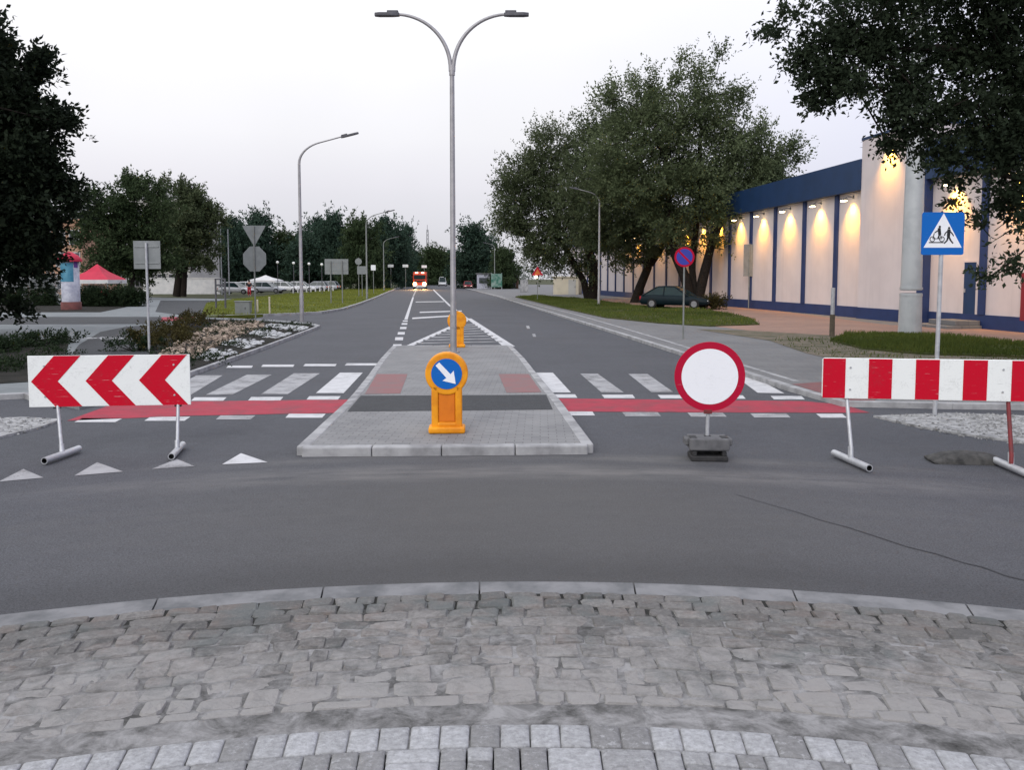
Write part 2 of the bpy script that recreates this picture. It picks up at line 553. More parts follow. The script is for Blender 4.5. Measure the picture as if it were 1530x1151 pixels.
M['lawn_blades'] = m_leaf('lawn_blades', (0.10, 0.125, 0.018), (0.20, 0.215, 0.042), 0.3)
M['blossom'] = m_leaf('pale_blossom', (0.28, 0.29, 0.29), (0.45, 0.46, 0.45), 0.2)
M['rock_cream'] = m_stone('cream_rock', (0.10, 0.075, 0.055), (0.56, 0.45, 0.36), False)
M['rock_white'] = m_stone('white_rock', (0.34, 0.35, 0.36), (0.62, 0.63, 0.64), False)
M['chips'] = m_stone('gravel_chips', (0.17, 0.17, 0.17), (0.46, 0.46, 0.455), False)
M['car_green'] = simple('dark_teal_paint', (0.004, 0.012, 0.016), (0.004, 0.009, 0.013), 3, 0.5, 0.15)
M['glass'] = simple('dark_glass', (0.012, 0.03, 0.032), (0.01, 0.022, 0.025), 2, 0.2, 0.25)
M['tyre'] = simple('tyre', (0.012, 0.012, 0.013), rough=0.85)
M['rim'] = simple('wheel_rim', (0.32, 0.32, 0.33), rough=0.4, metal=0.6)
M['tail'] = simple('tail_lamp', (0.42, 0.02, 0.03), rough=0.25)
M['plate_white'] = simple('number_plate', (0.75, 0.74, 0.72), rough=0.5)
M['car_white'] = simple('white_car_paint', (0.62, 0.62, 0.62), (0.55, 0.55, 0.56), 2, 0.3, 0.5)
M['car_silver'] = simple('silver_car_paint', (0.36, 0.37, 0.39), (0.3, 0.31, 0.33), 2, 0.3, 0.5)
M['car_red'] = simple('red_car_paint', (0.26, 0.02, 0.03), (0.2, 0.018, 0.025), 2, 0.3, 0.5)
M['truck_red'] = simple('fire_red_paint', (0.62, 0.06, 0.02), (0.5, 0.05, 0.02), 2, 0.35, 0.5)
M['headlight'] = m_emit('headlight_lit', (1.0, 0.64, 0.24), 60.0)
M['headlight_white'] = m_emit('white_headlight_lit', (1.0, 0.85, 0.7), 3.0)
M['beacon'] = m_emit('beacon_lit', (1.0, 0.45, 0.25), 9.0)
M['bulb'] = m_emit('wall_lamp_lit', (1.0, 0.76, 0.38), 30.0)
M['globe'] = m_emit('globe_lit', (0.7, 0.7, 0.68), 0.15)
M['warn_lamp'] = m_emit('warning_lamp_lit', (1.0, 0.8, 0.5), 6.0)
M['peach'] = simple('peach_render', (0.42, 0.25, 0.17), (0.36, 0.22, 0.15), 0.6, 0.9)
M['cream'] = simple('cream_render', (0.46, 0.45, 0.42), (0.38, 0.37, 0.35), 0.6, 0.9)
M['roof'] = simple('grey_roof', (0.16, 0.165, 0.17), (0.12, 0.12, 0.125), 1.0, 0.8)
M['window'] = simple('window_glass', (0.05, 0.06, 0.07), rough=0.15, spec=0.6)
M['frame'] = simple('window_frame', (0.5, 0.5, 0.5), rough=0.6)
M['tent_red'] = simple('red_awning', (0.50, 0.025, 0.06), (0.42, 0.02, 0.05), 2, 0.7)
M['tent_white'] = simple('white_canvas', (0.62, 0.61, 0.60), (0.52, 0.52, 0.52), 2, 0.8)
M['poster_blue'] = simple('blue_poster', (0.035, 0.17, 0.27), (0.10, 0.28, 0.38), 2.2, 0.6)
M['poster_white'] = simple('white_poster', (0.45, 0.46, 0.52), (0.28, 0.29, 0.36), 3.0, 0.6)
M['poster_purple'] = simple('purple_poster', (0.13, 0.05, 0.25), rough=0.6)
M['brick_red'] = simple('red_base', (0.17, 0.06, 0.055), (0.12, 0.05, 0.045), 4, 0.85)
M['cabinet'] = simple('grey_cabinet', (0.22, 0.235, 0.23), (0.18, 0.19, 0.185), 3, 0.6)
M['kiosk'] = simple('pale_kiosk', (0.58, 0.52, 0.40), (0.5, 0.45, 0.35), 1.2, 0.85)
M['skin'] = simple('skin', (0.42, 0.25, 0.18), rough=0.6)
M['cloth_dark'] = simple('dark_cloth', (0.025, 0.022, 0.035), rough=0.9)
M['cloth_red'] = simple('red_cloth', (0.45, 0.03, 0.045), rough=0.9)
M['green_banner'] = simple('green_banner', (0.03, 0.13, 0.09), (0.22, 0.30, 0.26), 1.5, 0.7)
M['yellow_sign'] = m_sign('amber_sign', (0.55, 0.16, 0.05), 0.4, 0.3)
M['brown_build'] = simple('brown_render', (0.22, 0.11, 0.085), (0.28, 0.16, 0.13), 0.8, 0.85)

# ------------------------------------------------------------------ ground, road, pavements
def structure(name, mb, mats, **kw):
    return tag(mb.build(name, mats, **kw), kind='structure')


mb = MB()
mb.sheet([(-900, -60), (900, -60), (900, 1500), (-900, 1500)], -0.08)
structure('ground', mb, M['ground'])

mb = MB()
mb.sheet([(-40, -30), (40, -30), (40, 24), (9, 24), (9, 30), (2, 75), (-20, 330), (-38, 330), (-20, 120), (-12, 60), (-13, 40), (-40, 36)], 0.0)
structure('road', mb, M['asphalt'])

SW = 0.08
# right-hand pavement
kerb_right = [(668, 426.5), (700, 431.5), (745, 443), (800, 459.5), (926, 497.5), (1012, 524), (1105, 553), (1180, 577), (1262, 600), (1420, 603), (2200, 612)]
kr = GP(kerb_right, SW)
back = [(60, 10.5), (60, 120), (-2, 190)]
mb = MB()
mb.prism(kr + [Vector(p) for p in [(60, 12), (60, 150), (5, 260), (-8, 260)]], -0.07, SW)
structure('pavement', mb, M['sidewalk'])
mb = MB()
mb.strip(kr, 0.16, -0.05, SW + 0.012)
structure('kerb', mb, M['kerb'], bevel=0.01)
# a second line of edging set back from the kerb
mb = MB()
mb.strip(GP([(690, 430), (770, 447.5), (860, 470), (926, 489), (1000, 511), (1060, 530), (1120, 549), (1190, 570)], SW), 0.12, SW - 0.02, SW + 0.006)
structure('kerb_edging', mb, M['kerb'])

mb = MB()
mb.sheet(GP([(890, 456), (900, 447), (905, 446), (1140, 462), (1330, 486), (1384, 487), (1600, 492), (2000, 505), (2000, 540), (1530, 520), (1240, 502), (1175, 501), (1060, 487), (960, 468)], SW + 0.004), SW + 0.004)
structure('forecourt_paving', mb, M['pink'])
mb = MB()
mb.sheet(GP([(1040, 492), (1100, 493), (1240, 501), (1530, 520), (2100, 545), (2100, 570), (1530, 548), (1380, 545), (1265, 541), (1205, 528), (1150, 509)], SW + 0.008), SW + 0.008)
structure('bare_ground', mb, M['dirt'])
mb = MB()
mb.sheet(GP([(1183, 574), (1238, 570), (1330, 588), (1300, 601), (1262, 598)], SW + 0.004), SW + 0.004)
structure('cycle_path', mb, M['red_faint'])

# left-hand pavements
sl = [(-900, 640), (-200, 600), (40, 588), (118, 605), (200, 583), (292, 553), (395, 517), (470, 490), (476, 487), (462, 483), (395, 478), (318, 475), (300, 473), (308, 452), (345, 447), (200, 444), (150, 446), (-900, 446)]
mb = MB()
mb.prism(GP(sl, SW), -0.07, SW)
structure('pavement', mb, M['sidewalk_left'])
mb = MB()
mb.strip(GP([(-900, 640), (-200, 600), (40, 588), (80, 600)], SW), 0.15, -0.05, SW + 0.012)
mb.strip(GP([(150, 599), (200, 583), (292, 553), (395, 517), (468, 490), (476, 486.5), (462, 483), (395, 478), (318, 475)], SW), 0.15, -0.05, SW + 0.012)
structure('kerb', mb, M['kerb'], bevel=0.01)
mb = MB()
mb.sheet(GP([(-900, 474), (238, 473.5), (262, 477), (238, 484), (-900, 489)], SW + 0.004), SW + 0.004)
structure('side_road', mb, M['asphalt_dark'])
mb = MB()
mb.sheet(GP([(118, 603), (100, 575), (96, 545), (118, 515), (150, 496), (190, 488), (240, 485), (235, 500), (226, 520), (222, 545), (230, 570), (200, 582)], SW + 0.006), SW + 0.006)
structure('cycle_path', mb, M['asphalt_dark'])
mb = MB()
mb.sheet(GP([(240, 449), (320, 449), (318, 468), (262, 470), (232, 466)], SW + 0.004), SW + 0.004)
structure('path', mb, M['asphalt_dark'])
mb = MB()
mb.sheet(GP([(242, 474), (291, 473.5), (291, 478), (240, 480.5)], SW + 0.009), SW + 0.009)
structure('cycle_path_crossing', mb, M['red_lane'])
mb = MB()
mb.sheet(GP([(-900, 455), (208, 455), (150, 466.5), (-900, 467)], SW + 0.01), SW + 0.01)
structure('verge', mb, M['soil'])
mb = MB()
mb.sheet(GP([(-900, 530), (0, 513), (60, 507), (106, 502), (98, 530), (88, 548), (50, 570), (0, 573), (-900, 590)], SW + 0.01), SW + 0.01)
structure('shrub_bed', mb, M['soil'])
bed = [(226, 560), (222, 530), (232, 498), (262, 484), (318, 477), (395, 479.5), (462, 484.5), (470, 487.5), (395, 515), (292, 550), (236, 570)]
mb = MB()
mb.prism(GP(bed, SW + 0.03), SW - 0.02, SW + 0.03)
structure('flower_bed', mb, M['soil'])

# lawn beyond
lawn = [(300, 473), (308, 453), (345, 447.5), (440, 438), (500, 433.5), (545, 431), (582, 430.4), (590, 431.5), (578, 436.5), (560, 444), (536, 453), (510, 461), (478, 466), (440, 468), (395, 469.5)]
mb = MB()
mb.prism(GP(lawn, SW + 0.04), -0.07, SW + 0.04)
structure('lawn', mb, M['lawn'])
mb = MB()
mb.strip(GP([(300, 473.5), (395, 470.5), (440, 469), (478, 467), (510, 462), (536, 454), (560, 445), (578, 437), (591, 431.5)], SW), 0.22, -0.05, SW + 0.05)
structure('kerb', mb, M['kerb'], bevel=0.01)

# verges on the right
verge1 = [(770, 443.5), (800, 441), (870, 446), (950, 456), (1060, 463), (1118, 474), (1135, 484), (1060, 486.5), (985, 482), (905, 474), (835, 459)]
verge2 = [(1240, 508), (1262, 499), (1330, 497), (1420, 503), (1530, 512), (1700, 525), (2100, 552), (2100, 562), (1600, 538), (1500, 531), (1380, 528), (1290, 520)]
for vv in (verge1, verge2):
    mb = MB()
    mb.prism(GP(vv, SW + 0.05), SW - 0.02, SW + 0.05)
    structure('verge', mb, M['meadow'])

# gravel by the right-hand barrier
gpoly = [(1305, 621), (1420, 617), (1530, 621), (1800, 632), (1800, 690), (1600, 668), (1530, 660), (1440, 648), (1370, 636)]
mb = MB()
mb.prism(GP(gpoly, 0.03), -0.02, 0.03)
structure('gravel_strip', mb, M['gravel'])
gpoly2 = [(-300, 660), (-100, 630), (30, 623), (92, 626), (60, 638), (0, 652), (-150, 690)]
mb = MB()
mb.prism(GP(gpoly2, 0.03), -0.02, 0.03)
structure('gravel_strip', mb, M['gravel'])

# tar seam on the asphalt
mb = MB()
sp_ = GP([(1100, 739), (1150, 754), (1190, 765), (1225, 777), (1270, 789), (1310, 802), (1355, 817), (1400, 828), (1440, 841), (1470, 848), (1505, 861), (1540, 869), (1700, 920)], 0.004)
for i_ in range(len(sp_) - 1):
    mb.strip([sp_[i_], sp_[i_ + 1]], 0.008 + .0016 * i_, 0.004, 0.004)
structure('tar_seam', mb, M['tar'])

# ------------------------------------------------------------------ road markings
PZ = 0.004
white, faded, red = MB(), MB(), MB()
q = lambda m, pts, z=PZ: m.sheet(GP(pts, z), z)
for st in ([(472, 587.5), (513.5, 587.5), (542, 557), (508, 557)],
           [(796, 557), (826, 557), (853, 586.5), (818.5, 586.5)]):
    q(white, st)
for st in ([(390, 589), (430, 589), (478, 558), (439, 558)], [(307.6, 590), (347, 590), (406, 560), (369, 560)],
           [(240, 592), (282, 592), (333, 561), (293, 561)],
           [(867, 558.6), (893, 558.6), (932, 586.5), (898.6, 586.5)], [(939, 559), (967.6, 559), (1006, 586), (973, 586)],
           [(1012, 560), (1041, 560), (1083, 587), (1050, 587)]):
    q(faded, st)
q(white, [(1098, 562), (1128, 564), (1172, 588), (1132, 587)])
for x0, x1, y in ((338, 376, 548.5), (390, 438, 547), (453, 501, 546), (515, 563, 545)):
    q(white, [(x0 + 3, y - 2), (x1 + 2, y - 2), (x1, y + 1.3), (x0, y + 1.3)])
for x0, x1, y, d in ((288, 336, 596.5, -9), (373, 421, 596, -8), (460, 507, 594.8, -7), (818, 861, 592, 6), (901, 947, 592.5, 7), (985, 1030, 593, 8), (1070, 1112, 593.5, 8), (1154, 1200, 594.5, 9)):
    q(white, [(x0 - d * .3, y - 2.6), (x1 - d * .3, y - 2.6), (x1 + d * .3, y + 2.6), (x0 + d * .3, y + 2.6)])
for x0, x1, y, d in ((117, 178, 628, -20), (220, 280, 626, -15), (326, 378, 624, -12), (429, 484, 621.5, -9), (839, 887, 618, 7), (932, 985, 619, 9), (1030, 1083, 620, 10), (1124, 1178, 621, 11), (1223, 1262, 621.5, 12)):
    q(faded if 300 < x0 < 400 or 900 < x0 < 1200 else white, [(x0 - d * .3, y - 3), (x1 - d * .3, y - 3), (x1 + d * .3, y + 3), (x0 + d * .3, y + 3)])
for tri in ([(-2, 720), (65, 714), (35, 701)], [(111, 711), (184, 705), (145, 691)], [(227, 701), (291, 697), (264, 686)]):
    q(faded, tri)
q(white, [(332, 694), (400, 691), (360, 677.5)])
# broken and solid lines up the avenue
for x0, x1, y0, y1 in ((587, 599.5, 514.5, 519.5), (590, 602, 504, 508.5), (594, 604.5, 496.3, 500), (597.5, 607, 488.6, 491.8), (599.8, 608.3, 482.8, 485.4), (601.5, 608.8, 478.8, 480.8)):
    q(white, [(x0 + .6, y0), (x1 + .6, y0), (x1, y1), (x0, y1)])
q(white, [(604, 477.5), (609, 477.5), (618.5, 444), (616.2, 444)])
q(faded, [(616.2, 443), (618.5, 443), (624.5, 429), (623.4, 429)])
for a in ([(616, 474.7), (671, 471.5), (690, 471), (690, 472.6), (671, 473.3), (616, 476.8)], [(627, 466), (690, 464), (690, 465.4), (627, 467.6)], [(621, 450.8), (663, 450.2), (664, 451.2), (621, 451.8)]):
    q(white, a)
q(white, [(646.5, 433), (648.6, 433), (673, 456), (700, 476), (696, 476), (669.5, 456)])
# hatched nose behind the island
q(white, [(606, 517), (616, 517), (700, 479.5), (698, 476)])
q(white, [(750, 516), (770, 518), (704, 476), (697, 476)])
for k, y in enumerate((513, 508.5, 504.3, 500.3, 496.5, 493, 489.8, 487)):
    f = lambda yy: (606 + (517 - yy) * (698 - 606) / 41.0 + 7, 767 - (517 - yy) * (767 - 702) / 41.0 - 7)
    a, b = f(y)[0], f(y - 2)[1]
    if b > a:
        q(faded, [(a, y - .6), (b, y - 3.0), (b, y - 2.0), (a, y + .5)])
for p in ((788, 489), (797, 501)):
    q(faded, [(p[0] - 2, p[1] - 2), (p[0] + 2.5, p[1] - 2), (p[0] + 4, p[1] + 2.2), (p[0] - .6, p[1] + 2.2)])
q(red, [(100, 629), (160, 607), (290, 600), (527.5, 597), (512, 617), (280, 621.5)])
q(red, [(822, 595.5), (1060, 598), (1200, 599.5), (1262, 605), (1300, 617), (1100, 616.5), (838, 615)])
structure('road_marking', white, M['white_paint'])
structure('road_marking_faded', faded, M['faded_paint'])
structure('cycle_lane', red, M['red_lane'])
# bicycle symbol on the left-hand cycle path
mb = MB()
bz = SW + 0.011
c = G(147, 506, bz)


def bike(mb, c, s, z, rz):
    T = lambda x, y: Vector((c.x + (x * math.cos(rz) - y * math.sin(rz)) * s, c.y + (x * math.sin(rz) + y * math.cos(rz)) * s))
    for wx in (-0.55, 0.55):
        ring = [T(wx + .36 * math.cos(a), .36 * math.sin(a)) for a in np.linspace(0, 2 * math.pi, 17)]
        mb.strip(ring, 0.09 * s, z, z)
    for ln in ([(-.55, 0), (-.2, .5), (.4, .5), (.02, 0), (-.55, 0)], [(.02, 0), (-.25, .68)], [(.55, 0), (.36, .75), (.55, .8)], [(-.4, .68), (-.1, .68)]):
        mb.strip([T(*p) for p in ln], 0.09 * s, z + 0.001 * len(ln), z + 0.001 * len(ln))


bike(mb, c, 0.85, bz, R(-8))
structure('bicycle_marking', mb, M['white_paint'])

# ------------------------------------------------------------------ traffic island
IZ = 0.10
isl = [(452, 668), (660, 666.5), (878, 664.5), (832, 600), (818, 584), (796, 557), (779, 535), (761, 516.5), (590, 517), (572, 537), (556, 560), (536, 586), (524, 600)]
ip = GP(isl, IZ)
mb = MB()
mb.prism(ip, -0.05, IZ)
structure('traffic_island', mb, M['island'])
mb = MB()
ring = ip + [ip[0]]
for i in range(len(ip)):
    a, b = ring[i], ring[i + 1]
    L = (b - a).length
    n = max(1, round(L / 1.0))
    for k in range(n):
        p0, p1 = a.lerp(b, k / n), a.lerp(b, (k + 1) / n)
        e = (p1 - p0).normalized() * 0.004
        mb.strip([p0 + e, p1 - e], 0.14, -0.04, IZ + 0.008 + rng.uniform(-.002, .002), side=0.0)
structure('island_kerb', mb, M['kerb'], bevel=0.018)
mb = MB()
mb.sheet(GP([(539, 591.5), (816, 590), (826, 612), (519, 615)], IZ + .004), IZ + .004)
structure('island_cycle_path', mb, M['asphalt_dark'])
mb = MB()
mb.sheet(GP([(563, 559), (609, 559), (598, 588), (545, 589)], IZ + .004), IZ + .004)
mb.sheet(GP([(745, 559), (790, 559), (809, 586), (757, 587)], IZ + .004), IZ + .004)
structure('tactile_paving', mb, M['red_tile'])

# ------------------------------------------------------------------ roundabout apron: kerb, granite setts, block paving
R_OUT, R_IN = 9.40, 7.505
RO = 0.0                        # added to the radius when the height is looked up (the inner blocks follow a tighter circle)


def apz(r):
    return 0.055 + (R_OUT - r) * 0.085


def pol(r, a):
    return (RC.x + r * math.sin(a), RC.y + r * math.cos(a))


A0, A1 = -R(62), R(62)
mb = MB()
na = 62
step = (A1 - A0) / na
for i in range(na):       # outer kerb units, about a third of a metre... one unit per step
    a, b = A0 + i * step, A0 + (i + 1) * step
    if i % 3 == 0: e0 = 0.0006
    else: e0 = 0
    e1 = 0.0006 if i % 3 == 2 else 0
    P = [pol(R_OUT, a + e0), pol(R_OUT, b - e1), pol(9.19, b - e1), pol(9.19, a + e0)]
    mb.prism([P[0], P[3], P[2], P[1]], -0.05, apz(9.4) + rng.uniform(0, .001))
structure('apron_kerb', mb, M['apron_kerb'])
mb = MB()
for i in range(na):
    a, b = A0 + i * step, A0 + (i + 1) * step
    jd = lambda r: .014 if r > 9 else (.010 if r > 8.8 else .0065)
    for r0, r1 in ((9.19, 8.85), (8.85, 8.5), (8.5, 8.0), (8.0, 7.60), (7.60, 7.22)):
        vs = [(*pol(r0, a), apz(r0) - jd(r0)), (*pol(r0, b), apz(r0) - jd(r0)), (*pol(r1, b), apz(r1) - jd(r1)), (*pol(r1, a), apz(r1) - jd(r1))]
        mb.add(vs, [(3, 2, 1, 0)], 0, True)
structure('apron_joint_sand', mb, M['joint'])


def stone(mb, r0, r1, a0, a1, gap, drop, jit, crown, rise=0.0, cut=0.22, wob=None):
    """one paving stone between radii and angles; domed, chamfered and slightly irregular"""
    rm = (r0 + r1) / 2
    ga = gap / 2 / rm
    cs = [(r0 - gap / 2, a0 + ga), (r0 - gap / 2, a1 - ga), (r1 + gap / 2, a1 - ga), (r1 + gap / 2, a0 + ga)]
    cs = [(r + rng.uniform(-jit, jit), a + rng.uniform(-jit, jit) / rm) for r, a in cs]
    if wob:
        cs = [(r + wob(r, a), a) for r, a in cs]
    out = []
    for k in range(4):
        p, c_, n = cs[k - 1], cs[k], cs[(k + 1) % 4]
        for o in (p, n):
            f = cut * rng.uniform(.6, 1.3)
            out.append((c_[0] + (o[0] - c_[0]) * f, c_[1] + (o[1] - c_[1]) * f))
    cr = sum(o[0] for o in out) / 8
    ca = sum(o[1] for o in out) / 8
    tx, ty = rng.uniform(-1, 1) * jit * .4, rng.uniform(-1, 1) * jit * .4
    hz = rise + rng.uniform(-.4, .4) * jit
    vs = []
    for s, dz in ((1.0, -0.05), (1.0, -drop), (0.90, -drop * 0.2 + hz), (0.5, crown * .8 + hz)):
        for k, (r, a) in enumerate(out):
            rr, aa = cr + (r - cr) * s, ca + (a - ca) * s
            tilt = (rr - cr) / .1 * tx + (aa - ca) * rm / .1 * ty if s < 1 else 0
            vs.append((*pol(rr, aa), apz(min(rr + RO, R_OUT)) + dz + tilt))
    vs.append((*pol(cr, ca), apz(cr + RO) + crown + hz))
    fs = []
    for i in range(3):
        for k in range(8):
            k2 = (k + 1) % 8
            fs.append((i * 8 + k2, i * 8 + k, (i + 1) * 8 + k, (i + 1) * 8 + k2))
    for k in range(8):
        fs.append((24 + (k + 1) % 8, 24 + k, 32))
    if wob:
        vs = [(x, y, z + rng.uniform(-.0035, .0035)) for x, y, z in vs]
    mb.add(vs, fs, 0, not wob)


def wave(r, a):
    k = min(1.0, (9.185 - r) / .15) * min(1.0, max(0.0, (r - 7.62) / .15))
    return k * (.022 * math.sin(a * 21 + r * 4.3) + .014 * math.sin(a * 57 + r * 9.1) + .010 * math.sin(a * 103 - r * 13))


mb = MB()
r = 9.185
row = 0
while r > 7.68:
    h = rng.uniform(0.125, 0.165)
    if r - h < 7.70:
        h = r - 7.615
    a = A0 + rng.uniform(0, .02)
    while a < A1:
        w = rng.choice((rng.uniform(0.10, 0.16), rng.uniform(0.14, 0.26)))
        mb.tone = min(1, max(0, rng.gauss(.45, .27)))
        stone(mb, r, r - h, a, a + w / (r - h / 2), rng.uniform(.003, .012), 0.011, 0.012, 0.0, rng.uniform(-.003, .004), rng.uniform(.05, .18), wave)
        a += w / (r - h / 2)
    r -= h
    row += 1
structure('apron_setts', mb, M['sett'], attr=True)

RC_APRON = RC
RC = Vector((0.07, -3.735))
RO = 0.48
mb = MB()
n = int((A1 - A0) * 6.8 / 0.116)
da = (A1 - A0) / n
for i in range(n):
    mb.tone = min(1, max(0, rng.gauss(.88, .12))) if rng.random() > .14 else rng.uniform(.2, .4)
    stone(mb, 6.875, 6.69, A0 + i * da, A0 + (i + 1) * da, .006, .006, .0015, .0, .0, .05)
r = 6.69
for rowi in range(8):
    i = rowi % 2
    a = A0
    while a < A1:
        wd = rng.choice((0.1, 0.1, 0.2)) / r
        if rng.random() < .5:
            mb.tone = min(1, max(0, rng.choice((.32, .5, .72, .92)) + rng.gauss(0, .08)))
            stone(mb, r, r - .2, a, a + wd, .006, .006, .002, .0, .0, .05)
        else:
            for s0, s1 in ((0, .1), (.1, .2)):
                mb.tone = min(1, max(0, rng.choice((.32, .5, .72, .92)) + rng.gauss(0, .08)))
                stone(mb, r - s0, r - s1, a, a + wd, .006, .006, .002, .0, .0, .05)
        a += wd
    r -= .2
structure('block_paving', mb, M['paver_blocks'], attr=True)
RC = RC_APRON
RO = 0.0
mb = MB()
mb.sheet([pol(7.2, R(5 * k)) for k in range(72)], 0.185)
structure('roundabout_centre', mb, M['joint'])

# ------------------------------------------------------------------ leaves, grass, trees
def quads_object(name, V, tone, mat, parent=None, nv=4):
    """V: (n, nv, 3) array of faces"""
    n = V.shape[0]
    me = bpy.data.meshes.new(name)
    me.vertices.add(n * nv)
    me.vertices.foreach_set('co', V.astype(np.float32).ravel())
    me.loops.add(n * nv)
    me.loops.foreach_set('vertex_index', np.arange(n * nv, dtype=np.int32))
    me.polygons.add(n)
    me.polygons.foreach_set('loop_start', np.arange(0, n * nv, nv, dtype=np.int32))
    me.polygons.foreach_set('loop_total', np.full(n, nv, dtype=np.int32))
    a = me.attributes.new('tone', 'FLOAT', 'POINT')
    a.data.foreach_set('value', np.repeat(np.clip(tone, 0, 1), nv).astype(np.float32))
    me.materials.append(mat)
    me.update()
    me.validate()
    return link(name, me, parent)


def unit(a):
    return a / np.maximum(np.linalg.norm(a, axis=-1, keepdims=True), 1e-9)


def leaf_quads(P, D, L, W, g):
    """diamond leaves at P pointing along D"""
    n = P.shape[0]
    side = unit(np.cross(D, g.normal(size=(n, 3))))
    nrm = np.cross(D, side)
    L = L[:, None]
    W = W[:, None]
    mid = P + D * L * .45
    fold = nrm * W * .18
    return np.stack([P, mid + side * W * .5 + fold, P + D * L, mid - side * W * .5 + fold], axis=1)


def twigs(lobes, n, tw, nl, leaf, g, up=0.35, droop=0.0, clumps=None, shell=0.45, spread=0.8, sigma=0.16):
    """n twigs spread through ellipsoid lobes (centre, radii, weight), gathered in clumps; returns leaf faces, tones, twig starts"""
    C = np.array([l[0] for l in lobes], float)
    Rr = np.array([l[1] for l in lobes], float)
    vol = np.array([(l[1][0] * l[1][1] * l[1][2]) ** 0.75 * (l[2] if len(l) > 2 else 1.0) for l in lobes])
    nc = clumps or max(8, n // 22)
    li = g.choice(len(lobes), nc, p=vol / vol.sum())
    u = unit(g.normal(size=(nc, 3)))
    rad = g.random(nc) ** shell
    cc = C[li] + u * rad[:, None] * Rr[li]
    cdir = unit(u + np.array([0, 0, up]))
    ctone = g.random(nc)
    k = g.integers(0, nc, n)
    base = cc[k] + g.normal(size=(n, 3)) * Rr[li[k]] * sigma
    d = unit(cdir[k] * .9 + g.normal(size=(n, 3)) * .55 * spread)
    ln = tw * g.uniform(.5, 1.25, n)
    tt = np.tile(np.linspace(.12, 1, nl), (n, 1)) + g.uniform(-.06, .06, (n, nl))
    pts = base[:, None, :] + d[:, None, :] * (tt * ln[:, None])[:, :, None]
    pts[:, :, 2] -= droop * (tt * ln[:, None]) ** 2
    pts += g.normal(size=pts.shape) * leaf * .35
    P = pts.reshape(-1, 3)
    D = unit(np.repeat(d, nl, axis=0) * .6 + g.normal(size=P.shape) * .7)
    m = P.shape[0]
    L = leaf * g.uniform(.6, 1.3, m)
    V = leaf_quads(P, D, L, L * g.uniform(.42, .62, m), g)
    tone = np.repeat(ctone[k], nl) * .6 + g.random(m) * .4
    return V, tone, cc, base, d, ln


def limb(mb, a, b, r0, r1, g, bend=.12, n=5):
    a, b = Vector(a), Vector(b)
    L = (b - a).length
    off = Vector(g.normal(size=3)) * L * bend
    path = []
    for i in range(n + 1):
        t = i / n
        path.append(a.lerp(b, t) + off * math.sin(math.pi * t) + Vector((0, 0, L * .08 * math.sin(math.pi * t))))
    mb.tube(path, [r0 + (r1 - r0) * i / n for i in range(n + 1)], 6, 0, cap=False)


def tree(name, label, base, trunks, lobes, n, tw, nl, leaf, mat, seed, group=None, cat='tree', nlimb=26, **kw):
    """trunks: list of (points, radii) in world; lobes in world"""
    g = np.random.default_rng(seed)
    b = Vector(base)
    root = empty(name, b, label, cat, group)
    rel = [((l[0][0] - b.x, l[0][1] - b.y, l[0][2] - b.z), l[1], l[2] if len(l) > 2 else 1.0) for l in lobes]
    V, tone, cc, tb, td, tl = twigs(rel, n, tw, nl, leaf, g, **kw)
    mb = MB()
    tops = []
    for pts, rad in trunks:
        P = [Vector(p) - b for p in pts]
        mb.tube(P, rad, 9, 0, cap=False)
        tops += [(P[-1], rad[-1]), (P[len(P) // 2], rad[-1] * .8)] if len(P) > 2 else [(P[-1], rad[-1])]
    if nlimb:
        for i in g.choice(len(cc), min(nlimb, len(cc)), replace=False):
            e = Vector(cc[i])
            s, r0 = min(tops, key=lambda t: (t[0] - e).length + g.uniform(0, 2))
            if e.z > -9:
                limb(mb, s, e, r0 * g.uniform(.35, .6), .018, g)
        # fine twigs under the leaves
        tq = []
        for i in g.choice(len(tb), min(len(tb), nlimb * 9), replace=False):
            p0 = tb[i] - td[i] * tl[i] * .8
            p1 = tb[i] + td[i] * tl[i] * .7
            sd = unit(np.cross(td[i], g.normal(size=3)))
            tq.append([p0 - sd * .014, p0 + sd * .014, p1 + sd * .004, p1 - sd * .004])
        V = np.concatenate([V, np.array(tq)])
        tone = np.concatenate([tone, np.zeros(len(tq))])
    mb.build('trunk', M['bark'], root)
    quads_object('crown', V, tone, mat, root)
    return root


def pxl(D, lst, ddepth=0.0):
    """crown lobes surveyed in the photograph at depth D: (px, py, rx, ry[, weight[, depth offset]])"""
    out = []
    for l in lst:
        d = D + (l[5] if len(l) > 5 else 0.0)
        c_ = at(l[0], l[1], d)
        s = d / F
        rx, rz = l[2] * s, l[3] * s
        out.append(((c_.x, c_.y, c_.z), (rx, max(rx, rz) * .9, rz), l[4] if len(l) > 4 else 1.0))
    return out


